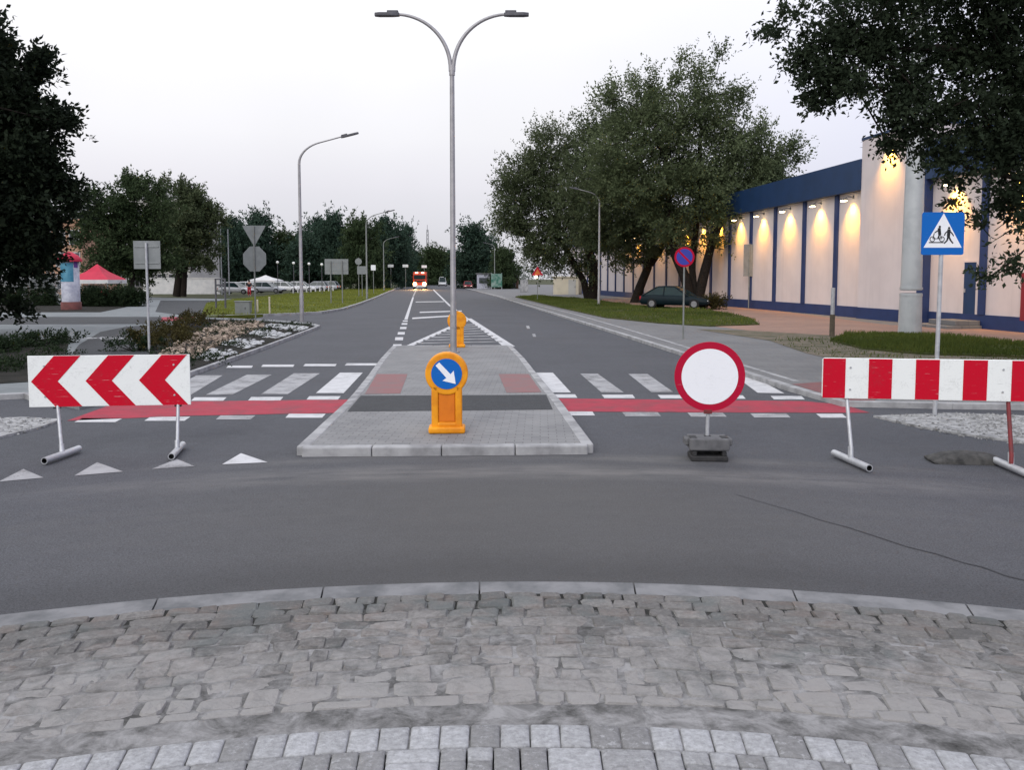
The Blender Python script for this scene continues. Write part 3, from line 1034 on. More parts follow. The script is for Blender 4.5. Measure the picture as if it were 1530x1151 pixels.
# --- the big trees in front of the building
D = 57.0
tree('willow_tree', 'tallest grey-green tree, V-shaped trunks rising behind the parked dark car', at(1032, 460, D) * 1, [
    ([at(1036, 462, D), at(1024, 415, D), at(1008, 380, D), at(1000, 320, D), at(995, 230, D)], [.42, .36, .3, .22, .1]),
    ([at(1040, 462, D), at(1052, 410, D), at(1062, 370, D), at(1085, 310, D), at(1100, 230, D)], [.4, .34, .28, .2, .08]),
    ([at(1038, 440, D), at(1034, 400, D + 1), at(1040, 340, D + 1), at(1045, 240, D), at(1050, 150, D)], [.25, .24, .22, .16, .06])],
    pxl(D, [(962, 152, 44, 50), (1008, 132, 42, 38), (1056, 136, 46, 42), (1098, 188, 40, 38), (985, 205, 80, 62, 1.3), (1072, 215, 80, 62, 1.3), (1125, 245, 42, 55), (1150, 240, 26, 30, .8), (1005, 285, 85, 50, 1.5), (1095, 290, 70, 48, 1.5), (1140, 310, 38, 45, .9), (930, 190, 45, 50), (925, 250, 45, 50), (1050, 335, 60, 28), (1120, 340, 48, 28, 1.2), (1010, 345, 45, 30, .8), (1158, 250, 28, 38, 1.3), (1152, 300, 30, 42, 1.7), (1140, 345, 38, 28, 1.5), (1095, 365, 55, 18, .9), (1135, 385, 36, 14, .6), (1172, 285, 22, 34, 2.0)]),
    7400, 1.4, 18, .19, M['leaf_big'], 3, 'trees before the white building', nlimb=60, up=.65, clumps=330, shell=.55, sigma=.15, spread=.6)
D = 65.0
tree('willow_tree', 'dark leaning tree at the rear left of the parked dark car', at(952, 455, D), [
    ([at(948, 455, D), at(956, 430, D), at(968, 400, D), at(972, 360, D), at(955, 290, D)], [.42, .36, .33, .26, .1]),
    ([at(972, 396, D), at(990, 370, D), at(1000, 320, D)], [.25, .2, .1])],
    pxl(D, [(905, 230, 45, 50), (935, 300, 60, 55), (895, 300, 50, 50), (965, 345, 60, 38), (915, 355, 50, 36), (985, 385, 35, 14, .5), (900, 190, 28, 35, .8)]),
    3100, 1.4, 16, .205, M['leaf_olive'], 5, 'trees before the white building', nlimb=36, up=.4, clumps=150)
D = 76.0
tree('willow_tree', 'wide shaggy tree leaning over the pavement beside the pale kiosk', at(885, 449, D), [
    ([at(884, 449, D), at(887, 425, D), at(886, 395, D), at(870, 340, D), at(845, 260, D)], [.5, .46, .42, .3, .1]),
    ([at(878, 446, D), at(872, 420, D), at(850, 380, D), at(820, 330, D)], [.35, .3, .25, .12])],
    pxl(D, [(845, 215, 36, 32), (800, 230, 28, 32, .8), (850, 265, 55, 45), (800, 280, 50, 45), (768, 300, 26, 38), (815, 330, 60, 42), (870, 330, 50, 50), (785, 345, 28, 22, .7), (838, 372, 60, 26), (888, 386, 36, 22)]),
    4300, 1.6, 17, .225, M['leaf_olive'], 8, 'trees before the white building', nlimb=40, up=.35, clumps=300)

# --- overhanging tree, near right
D = 15.5
tb = G(1790, 570)
tree('overhanging_tree', 'near broad-leaved tree reaching over from the upper right edge', tb, [
    ([tb, at(1785, 430, D), at(1760, 250, D), at(1720, 100, D), at(1700, -60, D)], [.3, .25, .22, .16, .08]),
    ([at(1765, 280, D), at(1650, 150, D), at(1520, 90, D), at(1400, 70, D), at(1260, 80, D)], [.16, .12, .09, .06, .02]),
    ([at(1775, 330, D), at(1650, 290, D), at(1540, 270, D), at(1440, 250, D)], [.12, .09, .06, .02])],
    pxl(D, [(1185, 55, 36, 24, .9), (1235, 80, 55, 42), (1300, 45, 60, 48), (1290, 110, 60, 42), (1238, 142, 42, 24), (1345, 100, 70, 60), (1330, 165, 55, 30), (1300, 215, 30, 12, .45), (1400, 60, 70, 60), (1400, 150, 65, 45), (1480, 60, 70, 60), (1470, 190, 75, 55), (1520, 130, 50, 60), (1440, 240, 45, 20, .7), (1505, 270, 45, 42), (1525, 340, 35, 45), (1488, 352, 26, 16, .6), (1505, 405, 28, 18, .7), (1370, 215, 35, 16, .6), (1600, 100, 80, 110), (1620, 280, 80, 100), (1420, -40, 180, 60), (1720, 150, 120, 160), (1425, 292, 24, 12, .5)]),
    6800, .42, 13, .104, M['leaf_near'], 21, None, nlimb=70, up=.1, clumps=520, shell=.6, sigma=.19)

# --- near left tree
D = 27.0
tb = G(-70, 508)
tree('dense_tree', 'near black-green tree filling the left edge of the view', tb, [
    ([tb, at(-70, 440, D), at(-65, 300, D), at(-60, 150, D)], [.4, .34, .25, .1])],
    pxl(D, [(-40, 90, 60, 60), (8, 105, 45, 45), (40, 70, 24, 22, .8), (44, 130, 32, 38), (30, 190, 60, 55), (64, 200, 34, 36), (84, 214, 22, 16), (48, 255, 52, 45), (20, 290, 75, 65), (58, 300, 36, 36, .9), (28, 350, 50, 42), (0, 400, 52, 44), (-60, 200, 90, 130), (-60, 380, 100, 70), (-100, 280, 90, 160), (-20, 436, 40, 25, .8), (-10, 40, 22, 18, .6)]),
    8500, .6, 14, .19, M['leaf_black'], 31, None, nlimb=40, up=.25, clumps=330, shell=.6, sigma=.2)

# --- mid-distance trees, left
D = 76.0
tree('street_tree', 'round dark tree behind the red awning and the hedge', at(196, 449, D), [([at(196, 449, D), at(198, 400, D), at(190, 330, D)], [.3, .25, .12])],
     pxl(D, [(175, 295, 42, 34), (215, 290, 38, 28), (150, 322, 36, 36), (205, 335, 55, 40), (165, 368, 48, 40), (220, 375, 46, 36), (190, 405, 50, 20, .8), (128, 310, 16, 24, .6)]),
     3600, .8, 13, .27, M['leaf_dark'], 41, 'street trees in front of the old houses', nlimb=20, up=.3, clumps=120)
D = 92.0
tree('street_tree', 'dark tree with a bare lower trunk before the cream house', at(268, 443, D), [
    ([at(264, 443, D), at(268, 410, D), at(272, 380, D), at(275, 320, D)], [.45, .4, .3, .12]),
    ([at(274, 443, D), at(276, 405, D), at(290, 350, D)], [.35, .3, .12])],
     pxl(D, [(262, 300, 36, 30), (295, 305, 28, 26), (270, 340, 50, 34), (307, 330, 18, 38), (255, 372, 40, 24), (295, 372, 32, 26, .8), (300, 398, 18, 10, .4)]),
     3400, .9, 13, .29, M['leaf_olive'], 43, 'street trees in front of the old houses', nlimb=20, up=.3, clumps=110)

# --- far trees along the avenue: three grown once, then copied
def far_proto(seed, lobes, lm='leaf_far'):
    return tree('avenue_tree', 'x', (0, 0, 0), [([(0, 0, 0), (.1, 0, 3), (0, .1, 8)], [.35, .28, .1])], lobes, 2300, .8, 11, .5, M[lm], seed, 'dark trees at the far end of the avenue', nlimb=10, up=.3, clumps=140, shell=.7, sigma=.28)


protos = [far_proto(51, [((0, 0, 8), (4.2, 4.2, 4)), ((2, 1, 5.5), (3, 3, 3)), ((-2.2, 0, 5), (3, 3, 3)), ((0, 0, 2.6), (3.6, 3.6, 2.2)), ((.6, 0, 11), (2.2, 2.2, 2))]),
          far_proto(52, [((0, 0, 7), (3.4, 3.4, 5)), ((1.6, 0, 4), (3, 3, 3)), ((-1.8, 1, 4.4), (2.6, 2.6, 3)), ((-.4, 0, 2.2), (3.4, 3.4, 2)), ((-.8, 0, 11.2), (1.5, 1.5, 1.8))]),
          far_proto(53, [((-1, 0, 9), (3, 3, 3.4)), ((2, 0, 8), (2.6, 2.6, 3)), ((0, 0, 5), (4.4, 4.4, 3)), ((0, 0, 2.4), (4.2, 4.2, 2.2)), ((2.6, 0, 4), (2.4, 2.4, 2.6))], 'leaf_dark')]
far = [  # px centre, top py, width px, depth, label
    (352, 328, 62, 150, 'dark round tree farthest left in the avenue row, next to the cream house'),
    (384, 321, 70, 158, 'tall dome-topped dark tree right behind the inverted triangle sign back'),
    (428, 340, 86, 165, 'low broad dark tree just left of the lamp with the stone bed'),
    (473, 328, 66, 160, 'dark tree right behind the lamp post beside the stone bed'),
    (504, 323, 66, 150, 'dark tree standing above the wide rectangular sign back'),
    (540, 317, 62, 142, 'tallest dark avenue tree, directly behind the second left lamp'),
    (578, 328, 66, 160, 'dark tree right of the second left street lamp'),
    (606, 340, 44, 190, 'narrow dark tree above the oncoming red truck on its left'),
    (648, 364, 52, 240, 'most distant bluish tree closing the road beyond the red truck'),
    (672, 376, 50, 250, 'low distant tree right behind the twin-arm lamp post'),
    (712, 338, 78, 165, 'round-topped single tree right of the twin-arm lamp post'),
    (752, 364, 46, 150, 'small dark tree between the round tree and the shaggy tree'),
    (322, 336, 40, 190, 'dark tree half hidden by the cream house corner'),
    (455, 352, 70, 150, 'low bushy tree in the gap of the left avenue row'),
    (620, 372, 40, 210, 'small dark tree just left of the distant radio mast'),
]
for i, (px, top, w, D, lab) in enumerate(far):
    p = protos[i % 3]
    o = p if i < 3 else copy_tree(p)
    base = at(px, HZ, D)
    o.location = (base.x, D, 0)
    H = at(px, top, D).z
    sx = w * D / F / 9.4
    o.scale = (sx, sx, H / 12.8)
    o.rotation_euler = (0, 0, rng.uniform(0, 6.28))
    o['label'] = lab


def leaf_mass(name, lobes, n, tw, nl, leaf, mat, seed, label, cat, base, group=None, stem_h=None, kind=None, **kw):
    g = np.random.default_rng(seed)
    b = Vector(base)
    rel = [((l[0][0] - b.x, l[0][1] - b.y, l[0][2] - b.z), l[1], l[2] if len(l) > 2 else 1.0) for l in lobes]
    V, tone, cc, *_ = twigs(rel, n, tw, nl, leaf, g, **kw)
    if kind == 'stuff':
        o = quads_object(name, V, tone, mat)
        o.location = b
        return tag(o, label, cat, group, kind)
    root = empty(name, b, label, cat, group)
    mb = MB()
    for i in range(min(14, len(cc))):
        e = Vector(cc[i])
        mb.tube([(e.x * .3, e.y * .3, 0), tuple(e)], [.02, .008], 4, 0, cap=False)
    mb.build('stem', M['bark'], root)
    quads_object('foliage', V, tone, mat, root)
    return root


# hedges and shrubs on the left
D = 56.0
a, b = at(122, 440, D), at(208, 440, D)
lob = []
for k in range(14):
    t = k / 13
    lob.append(((a.x + (b.x - a.x) * t, D + .25 * math.sin(k), .62), (.55, .5, .62)))
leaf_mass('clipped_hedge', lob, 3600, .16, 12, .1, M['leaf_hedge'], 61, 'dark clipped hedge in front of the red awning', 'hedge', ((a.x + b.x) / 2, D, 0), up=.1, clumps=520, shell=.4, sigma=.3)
D = 58.0
a, b = at(-60, 440, D), at(88, 440, D)
lob = [((a.x + (b.x - a.x) * k / 13, D + .3 * math.sin(k * 2), .5 + .12 * math.sin(k * 1.7)), (.8, .6, .65)) for k in range(14)]
leaf_mass('hedge', lob, 2000, .25, 12, .12, M['leaf_hedge'], 62, 'loose dark hedge left of the poster column', 'hedge', ((a.x + b.x) / 2, D, 0), up=.15, clumps=150, shell=.35)
for (px, py, w, h, D, lab, sd) in ((28, 424, 26, 17, 66, 'pale flowering shrub at the far left under the black-green tree', 63), (66, 422, 22, 16, 66, 'pale flowering shrub just left of the poster column', 64)):
    c = at(px, py, D)
    s = D / F
    leaf_mass('flowering_shrub', [((c.x, D, c.z), (w * s, 1.0, h * s)), ((c.x, D, c.z * .5), (w * s, 1.0, c.z * .5))], 330, .3, 9, .17, M['blossom'], sd, lab, 'shrub', (c.x, D, 0), 'pale flowering shrubs', up=.3, clumps=50)
# low planting along the shrub bed and brown shrubs beside the stones
lob = []
for (px, py) in [(-160, 541), (-120, 534), (-80, 533), (-40, 529), (0, 526), (25, 522), (45, 518), (64, 516), (82, 513)]:
    c = G(px, py, SW)
    lob.append(((c.x, c.y, SW + .12), (.7, .5, .2)))
leaf_mass('low_hedge', lob, 900, .2, 12, .075, M['leaf_hedge'], 65, 'low dark-green shrubs edging the cycle path behind the chevron board', 'hedge', (G(0, 526).x, G(0, 526).y, SW), up=.3, clumps=120)
lob = []
for (px, py) in [(-60, 562), (-20, 556), (10, 552), (35, 548), (60, 546), (80, 534)]:
    c = G(px, py, SW)
    lob.append(((c.x, c.y, SW + .06), (.6, .5, .13)))
leaf_mass('ground_cover', lob, 500, .15, 9, .06, M['leaf_hedge'], 66, None, None, (G(0, 550).x, G(0, 550).y, SW), kind='stuff', up=.3, clumps=90)
lob = []
for (px, py) in [(238, 522), (248, 512), (258, 503), (270, 496), (282, 490), (295, 486), (308, 482)]:
    c = G(px, py, SW)
    lob.append(((c.x, c.y, SW + .2), (.75, .7, .30)))
leaf_mass('low_shrub', lob, 700, .22, 12, .08, M['leaf_brown'], 67, 'brownish low shrub row between the cycle path and the cream stones', 'shrub', (G(268, 500).x, G(268, 500).y, SW), up=.4, clumps=90)
lob = [((G(205, 524, SW).x, G(205, 524, SW).y, SW + .15), (.7, .5, .22))]
leaf_mass('low_shrub', lob, 160, .2, 10, .07, M['leaf_hedge'], 68, 'small dark shrub at the foot of the square sign-back pole', 'shrub', (lob[0][0][0], lob[0][0][1], SW), up=.4, clumps=20)


lob = []
for k in range(26):
    px = 325 + k * 18
    c = at(px, HZ, 262)
    lob.append(((c.x, 262 + 6 * math.sin(k * 1.7), 2.6 + .9 * math.sin(k * 2.3)), (5, 4, 3.4)))
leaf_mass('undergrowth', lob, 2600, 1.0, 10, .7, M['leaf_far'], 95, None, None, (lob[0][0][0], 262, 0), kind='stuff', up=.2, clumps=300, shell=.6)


# stones in the flower bed
def in_poly(x, y, P):
    c = False
    for i in range(len(P)):
        x1, y1 = P[i]
        x2, y2 = P[i - 1]
        if (y1 > y) != (y2 > y) and x < (x2 - x1) * (y - y1) / (y2 - y1) + x1:
            c = not c
    return c


def rock(mb, c, sx, sy, sz, rz, g):
    vs, fs = [], []
    n = 7
    for (s, z) in ((.75, 0), (1, .35), (.78, .8), (.35, 1.0)):
        for k in range(n):
            a = 2 * math.pi * k / n
            j = g.uniform(.75, 1.2)
            x, y = math.cos(a) * sx * s * j, math.sin(a) * sy * s * j
            vs.append((c[0] + x * math.cos(rz) - y * math.sin(rz), c[1] + x * math.sin(rz) + y * math.cos(rz), c[2] + sz * z * g.uniform(.85, 1.1)))
    for i in range(3):
        for k in range(n):
            fs.append((i * n + k, i * n + (k + 1) % n, (i + 1) * n + (k + 1) % n, (i + 1) * n + k))
    fs.append(tuple(range(3 * n, 4 * n)))
    mb.add(vs, fs, 0, False)


g = random.Random(5)
cream, pale = MB(), MB()
cream_px = [(236, 531), (262, 514), (300, 494), (330, 480), (385, 480), (398, 487), (372, 498), (330, 514), (292, 534), (250, 552)]
pale_px = [(240, 566), (252, 553), (292, 535), (330, 515), (372, 499), (398, 485), (455, 486), (464, 488.5), (392, 514), (292, 548)]
for (mbk, pp, nn, s0, s1, fl) in ((cream, cream_px, 950, .03, .095, .9), (pale, pale_px, 900, .04, .12, .45)):
    P = [tuple(p) for p in GP(pp, SW + .03)]
    xs, ys = [p[0] for p in P], [p[1] for p in P]
    k = 0
    while k < nn:
        x, y = g.uniform(min(xs), max(xs)), g.uniform(min(ys), max(ys))
        if not in_poly(x, y, P):
            continue
        k += 1
        if fl < .5 and math.sin(x * 2.4 + y * 1.9 + g.uniform(-.9, .9)) < -.2:
            continue
        s = g.uniform(s0, s1)
        mbk.tone = g.random()
        rock(mbk, (x, y, SW + .015), s, s * g.uniform(.6, .95), s * fl * g.uniform(.8, 1.3), g.uniform(0, 6.3), g)
lob = [((G(x, y, SW).x, G(x, y, SW).y, SW + .05), (.8, .9, .10)) for x, y in ((262, 532), (290, 518), (310, 503), (330, 492), (352, 486), (380, 486), (300, 538), (335, 520), (372, 503), (405, 496), (430, 489), (280, 548))]
leaf_mass('ground_cover', lob, 900, .13, 9, .055, M['leaf_hedge'], 69, None, None, (lob[0][0][0], lob[0][0][1], SW), kind='stuff', up=.5, clumps=220, shell=.5)
tag(cream.build('cream_stones', M['rock_cream'], attr=True), kind='stuff')
tag(pale.build('pale_stones', M['rock_white'], attr=True), kind='stuff')
# chippings on the two gravel strips
chips = MB()
for pp, nn in ((gpoly, 2600), (gpoly2, 1100)):
    P = [tuple(p) for p in GP(pp, .03)]
    xs, ys = [p[0] for p in P], [p[1] for p in P]
    k = 0
    while k < nn:
        x, y = g.gauss((min(xs) + max(xs)) / 2, (max(xs) - min(xs)) / 3.2), g.uniform(min(ys) - .25, max(ys) + .1)
        if not (in_poly(x, y, P) or in_poly(x, y + .2, P)):
            continue
        k += 1
        s = g.uniform(.008, .026)
        chips.tone = g.random()
        rock(chips, (x, y, .02 if in_poly(x, y, P) else 0), s, s * .8, s * 1.1, g.uniform(0, 6.3), g)
tag(chips.build('gravel', M['chips'], attr=True), kind='stuff')


# grass blades
def grass(name, pp, n, h0, h1, mat, seed, z, w=.02, patchy=.0):
    gg = np.random.default_rng(seed)
    P = [tuple(p) for p in GP(pp, z)]
    xs, ys = [p[0] for p in P], [p[1] for p in P]
    pts = []
    rr = random.Random(seed)
    while len(pts) < n:
        x, y = rr.uniform(min(xs), max(xs)), rr.uniform(min(ys), max(ys))
        if in_poly(x, y, P) and (not patchy or math.sin(x * 1.9 + 1) * math.sin(y * 1.3 + x) > rr.uniform(-1, 1) * (1.6 - patchy) - patchy * .3):
            pts.append((x, y))
    pts = np.array(pts)
    m = len(pts)
    b = np.column_stack([pts, np.full(m, z)])
    a = gg.uniform(0, 6.28, m)
    side = np.column_stack([np.cos(a), np.sin(a), np.zeros(m)])
    H = gg.uniform(h0, h1, m) * (0.75 + .5 * np.sin(pts[:, 0] * 1.3) * np.sin(pts[:, 1] * .9 + 1))
    lean = gg.normal(size=(m, 3)) * .35
    lean[:, 2] = 1
    tip = b + lean * H[:, None]
    W = w * gg.uniform(.7, 1.4, m)[:, None]
    V = np.stack([b - side * W, b + side * W, tip], axis=1)
    tone = .5 + .25 * np.sin(pts[:, 0] * .8) * np.sin(pts[:, 1] * .7) + .22 * np.sin(pts[:, 0] * .23 + 2) * np.sin(pts[:, 1] * .31 + pts[:, 0] * .12) + gg.normal(size=m) * .18
    return tag(quads_object(name, V, tone, mat, nv=3), kind='stuff')


grass('grass', verge2, 20000, .04, .20, M['grass'], 71, SW + .05, .016)
grass('grass', verge1, 24000, .05, .17, M['grass'], 72, SW + .05, .022)
grass('grass', lawn, 26000, .05, .14, M['lawn_blades'], 73, SW + .04, .03)
grass('grass', [(1150, 509), (1240, 504), (1530, 522), (1530, 546), (1380, 543), (1265, 539), (1205, 527)], 1200, .03, .14, M['grass'], 74, SW + .01, .014, patchy=.7)

# ------------------------------------------------------------------ chevron board
def sub(p, o):
    return (p[0] - o[0], p[1] - o[1], p[2] - o[2])


def board_frame(pl, pr):
    """local frame: origin under pl's midpoint, x along the board"""
    d = Vector((pr.x - pl.x, pr.y - pl.y))
    return d.length, math.atan2(d.y, d.x)


pl, pr = at(42, 571, 9.25), at(284, 567, 9.45)
W_, rz = board_frame(pl, pr)
zc = (pl.z + pr.z) / 2
H_ = 77.0 / F * 9.35
root = empty('chevron_board', (pl.x, pl.y, 0), 'white board with three red chevrons pointing left, on two steel tube feet', 'road barrier', None, rz)
inv = root.matrix_basis.inverted() if False else Matrix.Translation((pl.x, pl.y, 0)) @ Matrix.Rotation(rz, 4, 'Z')
inv = inv.inverted()
mb = MB()
mb.plate([(0, zc - H_ / 2), (W_, zc - H_ / 2), (W_, zc + H_ / 2), (0, zc + H_ / 2)], 0, .018)
mb.box((W_ / 2, .03, zc + H_ * .3), (W_ * .96, .022, .03), 0, 1)
mb.box((W_ / 2, .03, zc - H_ * .3), (W_ * .96, .022, .03), 0, 1)
bd = mb.build('panel', [M['white_board'], M['sign_back']], root, bevel=.004)
mb = MB()
for t0, t1, m0, m1 in ((.162, .325, .018, .180), (.494, .656, .350, .512), (.826, .985, .680, .842)):
    mb = MB()
    mb.plate([(W_ * t0, zc - H_ / 2 + .002), (W_ * t1, zc - H_ / 2 + .002), (W_ * m1, zc), (W_ * t1, zc + H_ / 2 - .002), (W_ * t0, zc + H_ / 2 - .002), (W_ * m0, zc)], -.003, -.0005)
    mb.build('chevron', M['red_sign'], bd)
for (top, foot, f0, f1, lab) in (((88, 609), (97, 679), (66, 689), (118, 670.5), 'long galvanised foot'), ((262, 605), (263, 671), (256, 682.5), (273, 664.5), 'short-looking foot turned end-on')):
    fz = .05
    a, b = inv @ G(*f0, fz), inv @ G(*f1, fz)
    mid = (a + b) / 2
    tx = (inv @ at(*top, 9.36)).x
    mb = MB()
    mb.tube([(mid.x, mid.y, fz), (tx, .045, zc - H_ / 2 + .05), (tx, .045, zc + H_ * .42)], .019, 10, 0)
    mb.box((tx, .036, zc - H_ / 2 - .008), (.07, .05, .028), 0, 1)
    mb.build('post', [M['galv'], M['rubber']], root)
    mb = MB()
    mb.pipe(a, b, .038, .029)
    mb.tube([(mid.x, mid.y, fz), (mid.x + (tx - mid.x) * .1, mid.y + (.045 - mid.y) * .1, fz + .11)], .027, 10, 0)
    mb.build('foot', [M['galv'], M['black']], root)

for bx in (.10, .9):
    for bzv in (-.3, .3):
        mb = MB(); mb.tube([(W_ * bx, -.009, zc + H_ * bzv), (W_ * bx, -.003, zc + H_ * bzv)], .011, 8); mb.build('bolt', M['galv'], bd)

# ------------------------------------------------------------------ striped barrier
pl, pr = at(1228.5, 569, 9.02), at(1548, 566, 8.72)
W_, rz = board_frame(pl, pr)
zc = (pl.z + pr.z) / 2
H_ = 62.0 / F * 8.9
root = empty('striped_barrier', (pl.x, pl.y, 0), 'long red and white striped barrier board beside the dark sandbag', 'road barrier', None, rz)
inv = (Matrix.Translation((pl.x, pl.y, 0)) @ Matrix.Rotation(rz, 4, 'Z')).inverted()
mb = MB()
r_ = .03
out = []
for cx, cz, a0 in ((W_ - r_, zc + H_ / 2 - r_, 0), (r_, zc + H_ / 2 - r_, 90), (r_, zc - H_ / 2 + r_, 180), (W_ - r_, zc - H_ / 2 + r_, 270)):
    for k in range(5):
        an = R(a0 + k * 22.5)
        out.append((cx + r_ * math.cos(an), cz + r_ * math.sin(an)))
mb.plate(out, 0, .03)
bd = mb.build('panel', M['white_board'], root, bevel=.006)
mb = MB()
for k in range(0, 9, 2):
    x0, x1 = W_ * k / 9, W_ * (k + 1) / 9
    x0 = max(x0, .006)
    x1 = min(x1, W_ - .006)
    mb = MB()
    mb.plate([(x0, zc - H_ / 2 + .006), (x1, zc - H_ / 2 + .006), (x1, zc + H_ / 2 - .006), (x0, zc + H_ / 2 - .006)], -.003, -.0005)
    mb.build('stripe', M['red_sign'], bd)
for (tx_px, f0, f1, mt) in ((1270, (1246, 677), (1299, 700), 'galv'), (1500, (1487, 688), (1536, 709), 'rust_red')):
    fz = .05
    a, b = inv @ G(*f0, fz), inv @ G(*f1, fz)
    mid = (a + b) / 2
    tx = (inv @ at(tx_px, 600, 8.9)).x
    mb = MB()
    mb.tube([(mid.x, mid.y, fz), (mid.x, mid.y, fz + .12), (tx, .05, zc - H_ / 2), (tx, .05, zc + H_ * .4)], .021, 10, 0)
    mb.build('post', [M[mt]], root)
    mb = MB()
    mb.pipe(a, b, .038, .029)
    mb.tube([(mid.x, mid.y, fz), (mid.x + (tx - mid.x) * .12, mid.y + (.05 - mid.y) * .12, fz + .14)], .029, 10, 0)
    mb.build('foot', [M['galv'], M['black']], root)

for bx in (.135, .85):
    for bzv in (-.27, .27):
        mb = MB(); mb.tube([(W_ * bx, -.010, zc + H_ * bzv), (W_ * bx, -.003, zc + H_ * bzv)], .011, 8); mb.build('bolt', M['galv'], bd)

# sandbag / rubber weight lying by the barrier
c = G(1438, 690)
mb = MB()
prof = [(-.36, .0), (-.385, .03), (-.33, .062), (-.2, .10), (-.05, .115), (.08, .125), (.22, .10), (.33, .095), (.36, .05), (.35, 0)]
n = len(prof)
vs, fs = [], []
gg = random.Random(3)
for j, (y, s) in enumerate(((-.17, .12), (-.16, .75), (-.08, 1), (.05, 1.02), (.14, .8), (.17, .15))):
    for x, z in prof:
        vs.append((x * (1 - .05 * abs(y) / .17) + .05 * y, y + gg.uniform(-.012, .012), max(0, z * s + gg.uniform(-.006, .006))))
for j in range(5):
    for i in range(n - 1):
        fs.append((j * n + i + 1, j * n + i, (j + 1) * n + i, (j + 1) * n + i + 1))
fs += [tuple(range(n)), tuple(range(5 * n, 6 * n))[::-1]]
mb.add(vs, fs, 0, True)
o = mb.build('sandbag', M['sack'])
sub_ = o.modifiers.new('sub', 'SUBSURF')
sub_.levels = sub_.render_levels = 2
o.location = (c.x, c.y, .001)
o.rotation_euler = (0, 0, R(-6))
tag(o, 'flat dark sandbag lying on the asphalt beside the striped barrier', 'sandbag')

# ------------------------------------------------------------------ round red-rimmed sign on its portable base
c = G(1057, 686)
D = c.y
root = empty('prohibition_sign', (c.x, c.y, 0), 'white disc sign with thick red rim on a portable rubber base', 'traffic sign', None, R(-4))
zc = at(1060, 563, D).z
Rr_ = 52.5 / F * D
dx = at(1060.5, 563, D).x - c.x
mb = MB()
mb.plate(circle(Rr_, 64, dx, zc), 0, .012)
pt = mb.build('rim', M['crimson'], root, bevel=.003)
mb = MB()
mb.plate(circle(Rr_ * .80, 64, dx, zc), -.003, -.0006)
mb.build('white_face', M['white_sign'], root)
mb = MB()
mb.tube([(0, .035, .2), (0, .035, .34), (dx, .035, zc - Rr_ * .7), (dx, .035, zc + Rr_ * .6)], .021, 12)
mb.box((dx, .02, zc - Rr_ * .45), (.12, .018, .03), 0)
mb.box((dx, .02, zc + Rr_ * .45), (.12, .018, .03), 0)
mb.build('post', M['galv'], root)
mb = MB()
mb.box((dx - .012, .012, zc - Rr_ - .005), (.09, .03, .05), 0)
mb.build('clamp', M['rust_red'], root, bevel=.006)
mb = MB()
mb.box((0, 0, .03), (.40, .30, .06), 0, 0)
for s in (-1, 1):
    mb.box((s * .16, -.02, .085), (.05, .24, .06), 0, 0)
mb.box((0, .06, .085), (.28, .12, .06), 0, 0)
mb.build('foot_plate', M['rubber'], root, bevel=.012)
mb = MB()
mb.box((0, 0, .185), (.43, .30, .135), 0, 0)
for s in (-1, 1):
    mb.box((s * .235, .02, .2), (.05, .18, .08), 0, 0)
bl = mb.build('ballast_block', M['ballast'], root, bevel=.018)
for s in (-1, 1):
    mb = MB()
    mb.box((s * .17, -.03, .2535), (.075, .13, .006), 0)
    mb.build('handle_slot', M['black'], bl)
mb = MB()
mb.box((0, .035, .2535), (.07, .07, .006), 0)
mb.build('post_socket', M['black'], bl)

# ------------------------------------------------------------------ orange keep-right bollards
def bollard(loc, label, rz, face):
    root = empty('traffic_bollard', loc, label, 'bollard', 'orange traffic bollards on the island', rz)
    mb = MB()
    mb.prism([(-.225, -.13), (.225, -.13), (.225, .13), (-.225, .13)], 0, .085)
    mb.build('base', M['orange'], root, bevel=.028, seg=3)
    mb = MB()
    for s in (-1, 1):
        mb.box((s * .145, 0, .33), (.085, .17, .52))
    mb.box((0, .015, .33), (.22, .14, .52))
    mb.box((0, -.062, .105), (.24, .05, .06))
    # flat head, an octagon-like rounded disc
    mb.plate(circle(.262, 40, 0, .735), -.085, .085)
    body = mb.build('body', M['orange'], root, bevel=.02, seg=3)
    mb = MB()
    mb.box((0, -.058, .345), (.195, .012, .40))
    mb.build('panel', M['orange_shaded'], root, bevel=.004)
    if face:
        mb = MB()
        mb.plate(circle(.188, 48, 0, .735), -.093, -.086)
        d = mb.build('sign_disc', M['blue_sign'], root)
        mb = MB()
        arrow = [(-.165, .030), (.035, .034), (.028, .092), (.165, 0), (.028, -.092), (.035, -.034), (-.165, -.030)]
        mb.plate(rot2(arrow, R(-48), 0, .735), -.096, -.0935)
        mb.build('arrow', M['white_sign'], d)
    return root


bollard((G(668, 646, IZ).x, G(668, 646, IZ).y, IZ), 'orange bollard with blue disc and white arrow, at the front of the island', R(3), True)
bollard((G(686.5, 514.5, IZ).x, G(686.5, 519, IZ).y, IZ), 'plain-backed orange bollard at the far end of the island', R(180 + 3), True)

# ------------------------------------------------------------------ street lamps
def luminaire(mb, L=.62, wid=.16, th=.06):
    """a flat road-lamp head along +x from the origin"""
    pts = [(0, -.05), (.16, -.085), (L * .8, -wid * .55), (L, -wid * .3), (L, wid * .3), (L * .8, wid * .55), (.16, .085), (0, .05)]
    mb.prism(pts, -.05, .035)
    mb.box((.17, 0, .06), (.28, .12, .06))


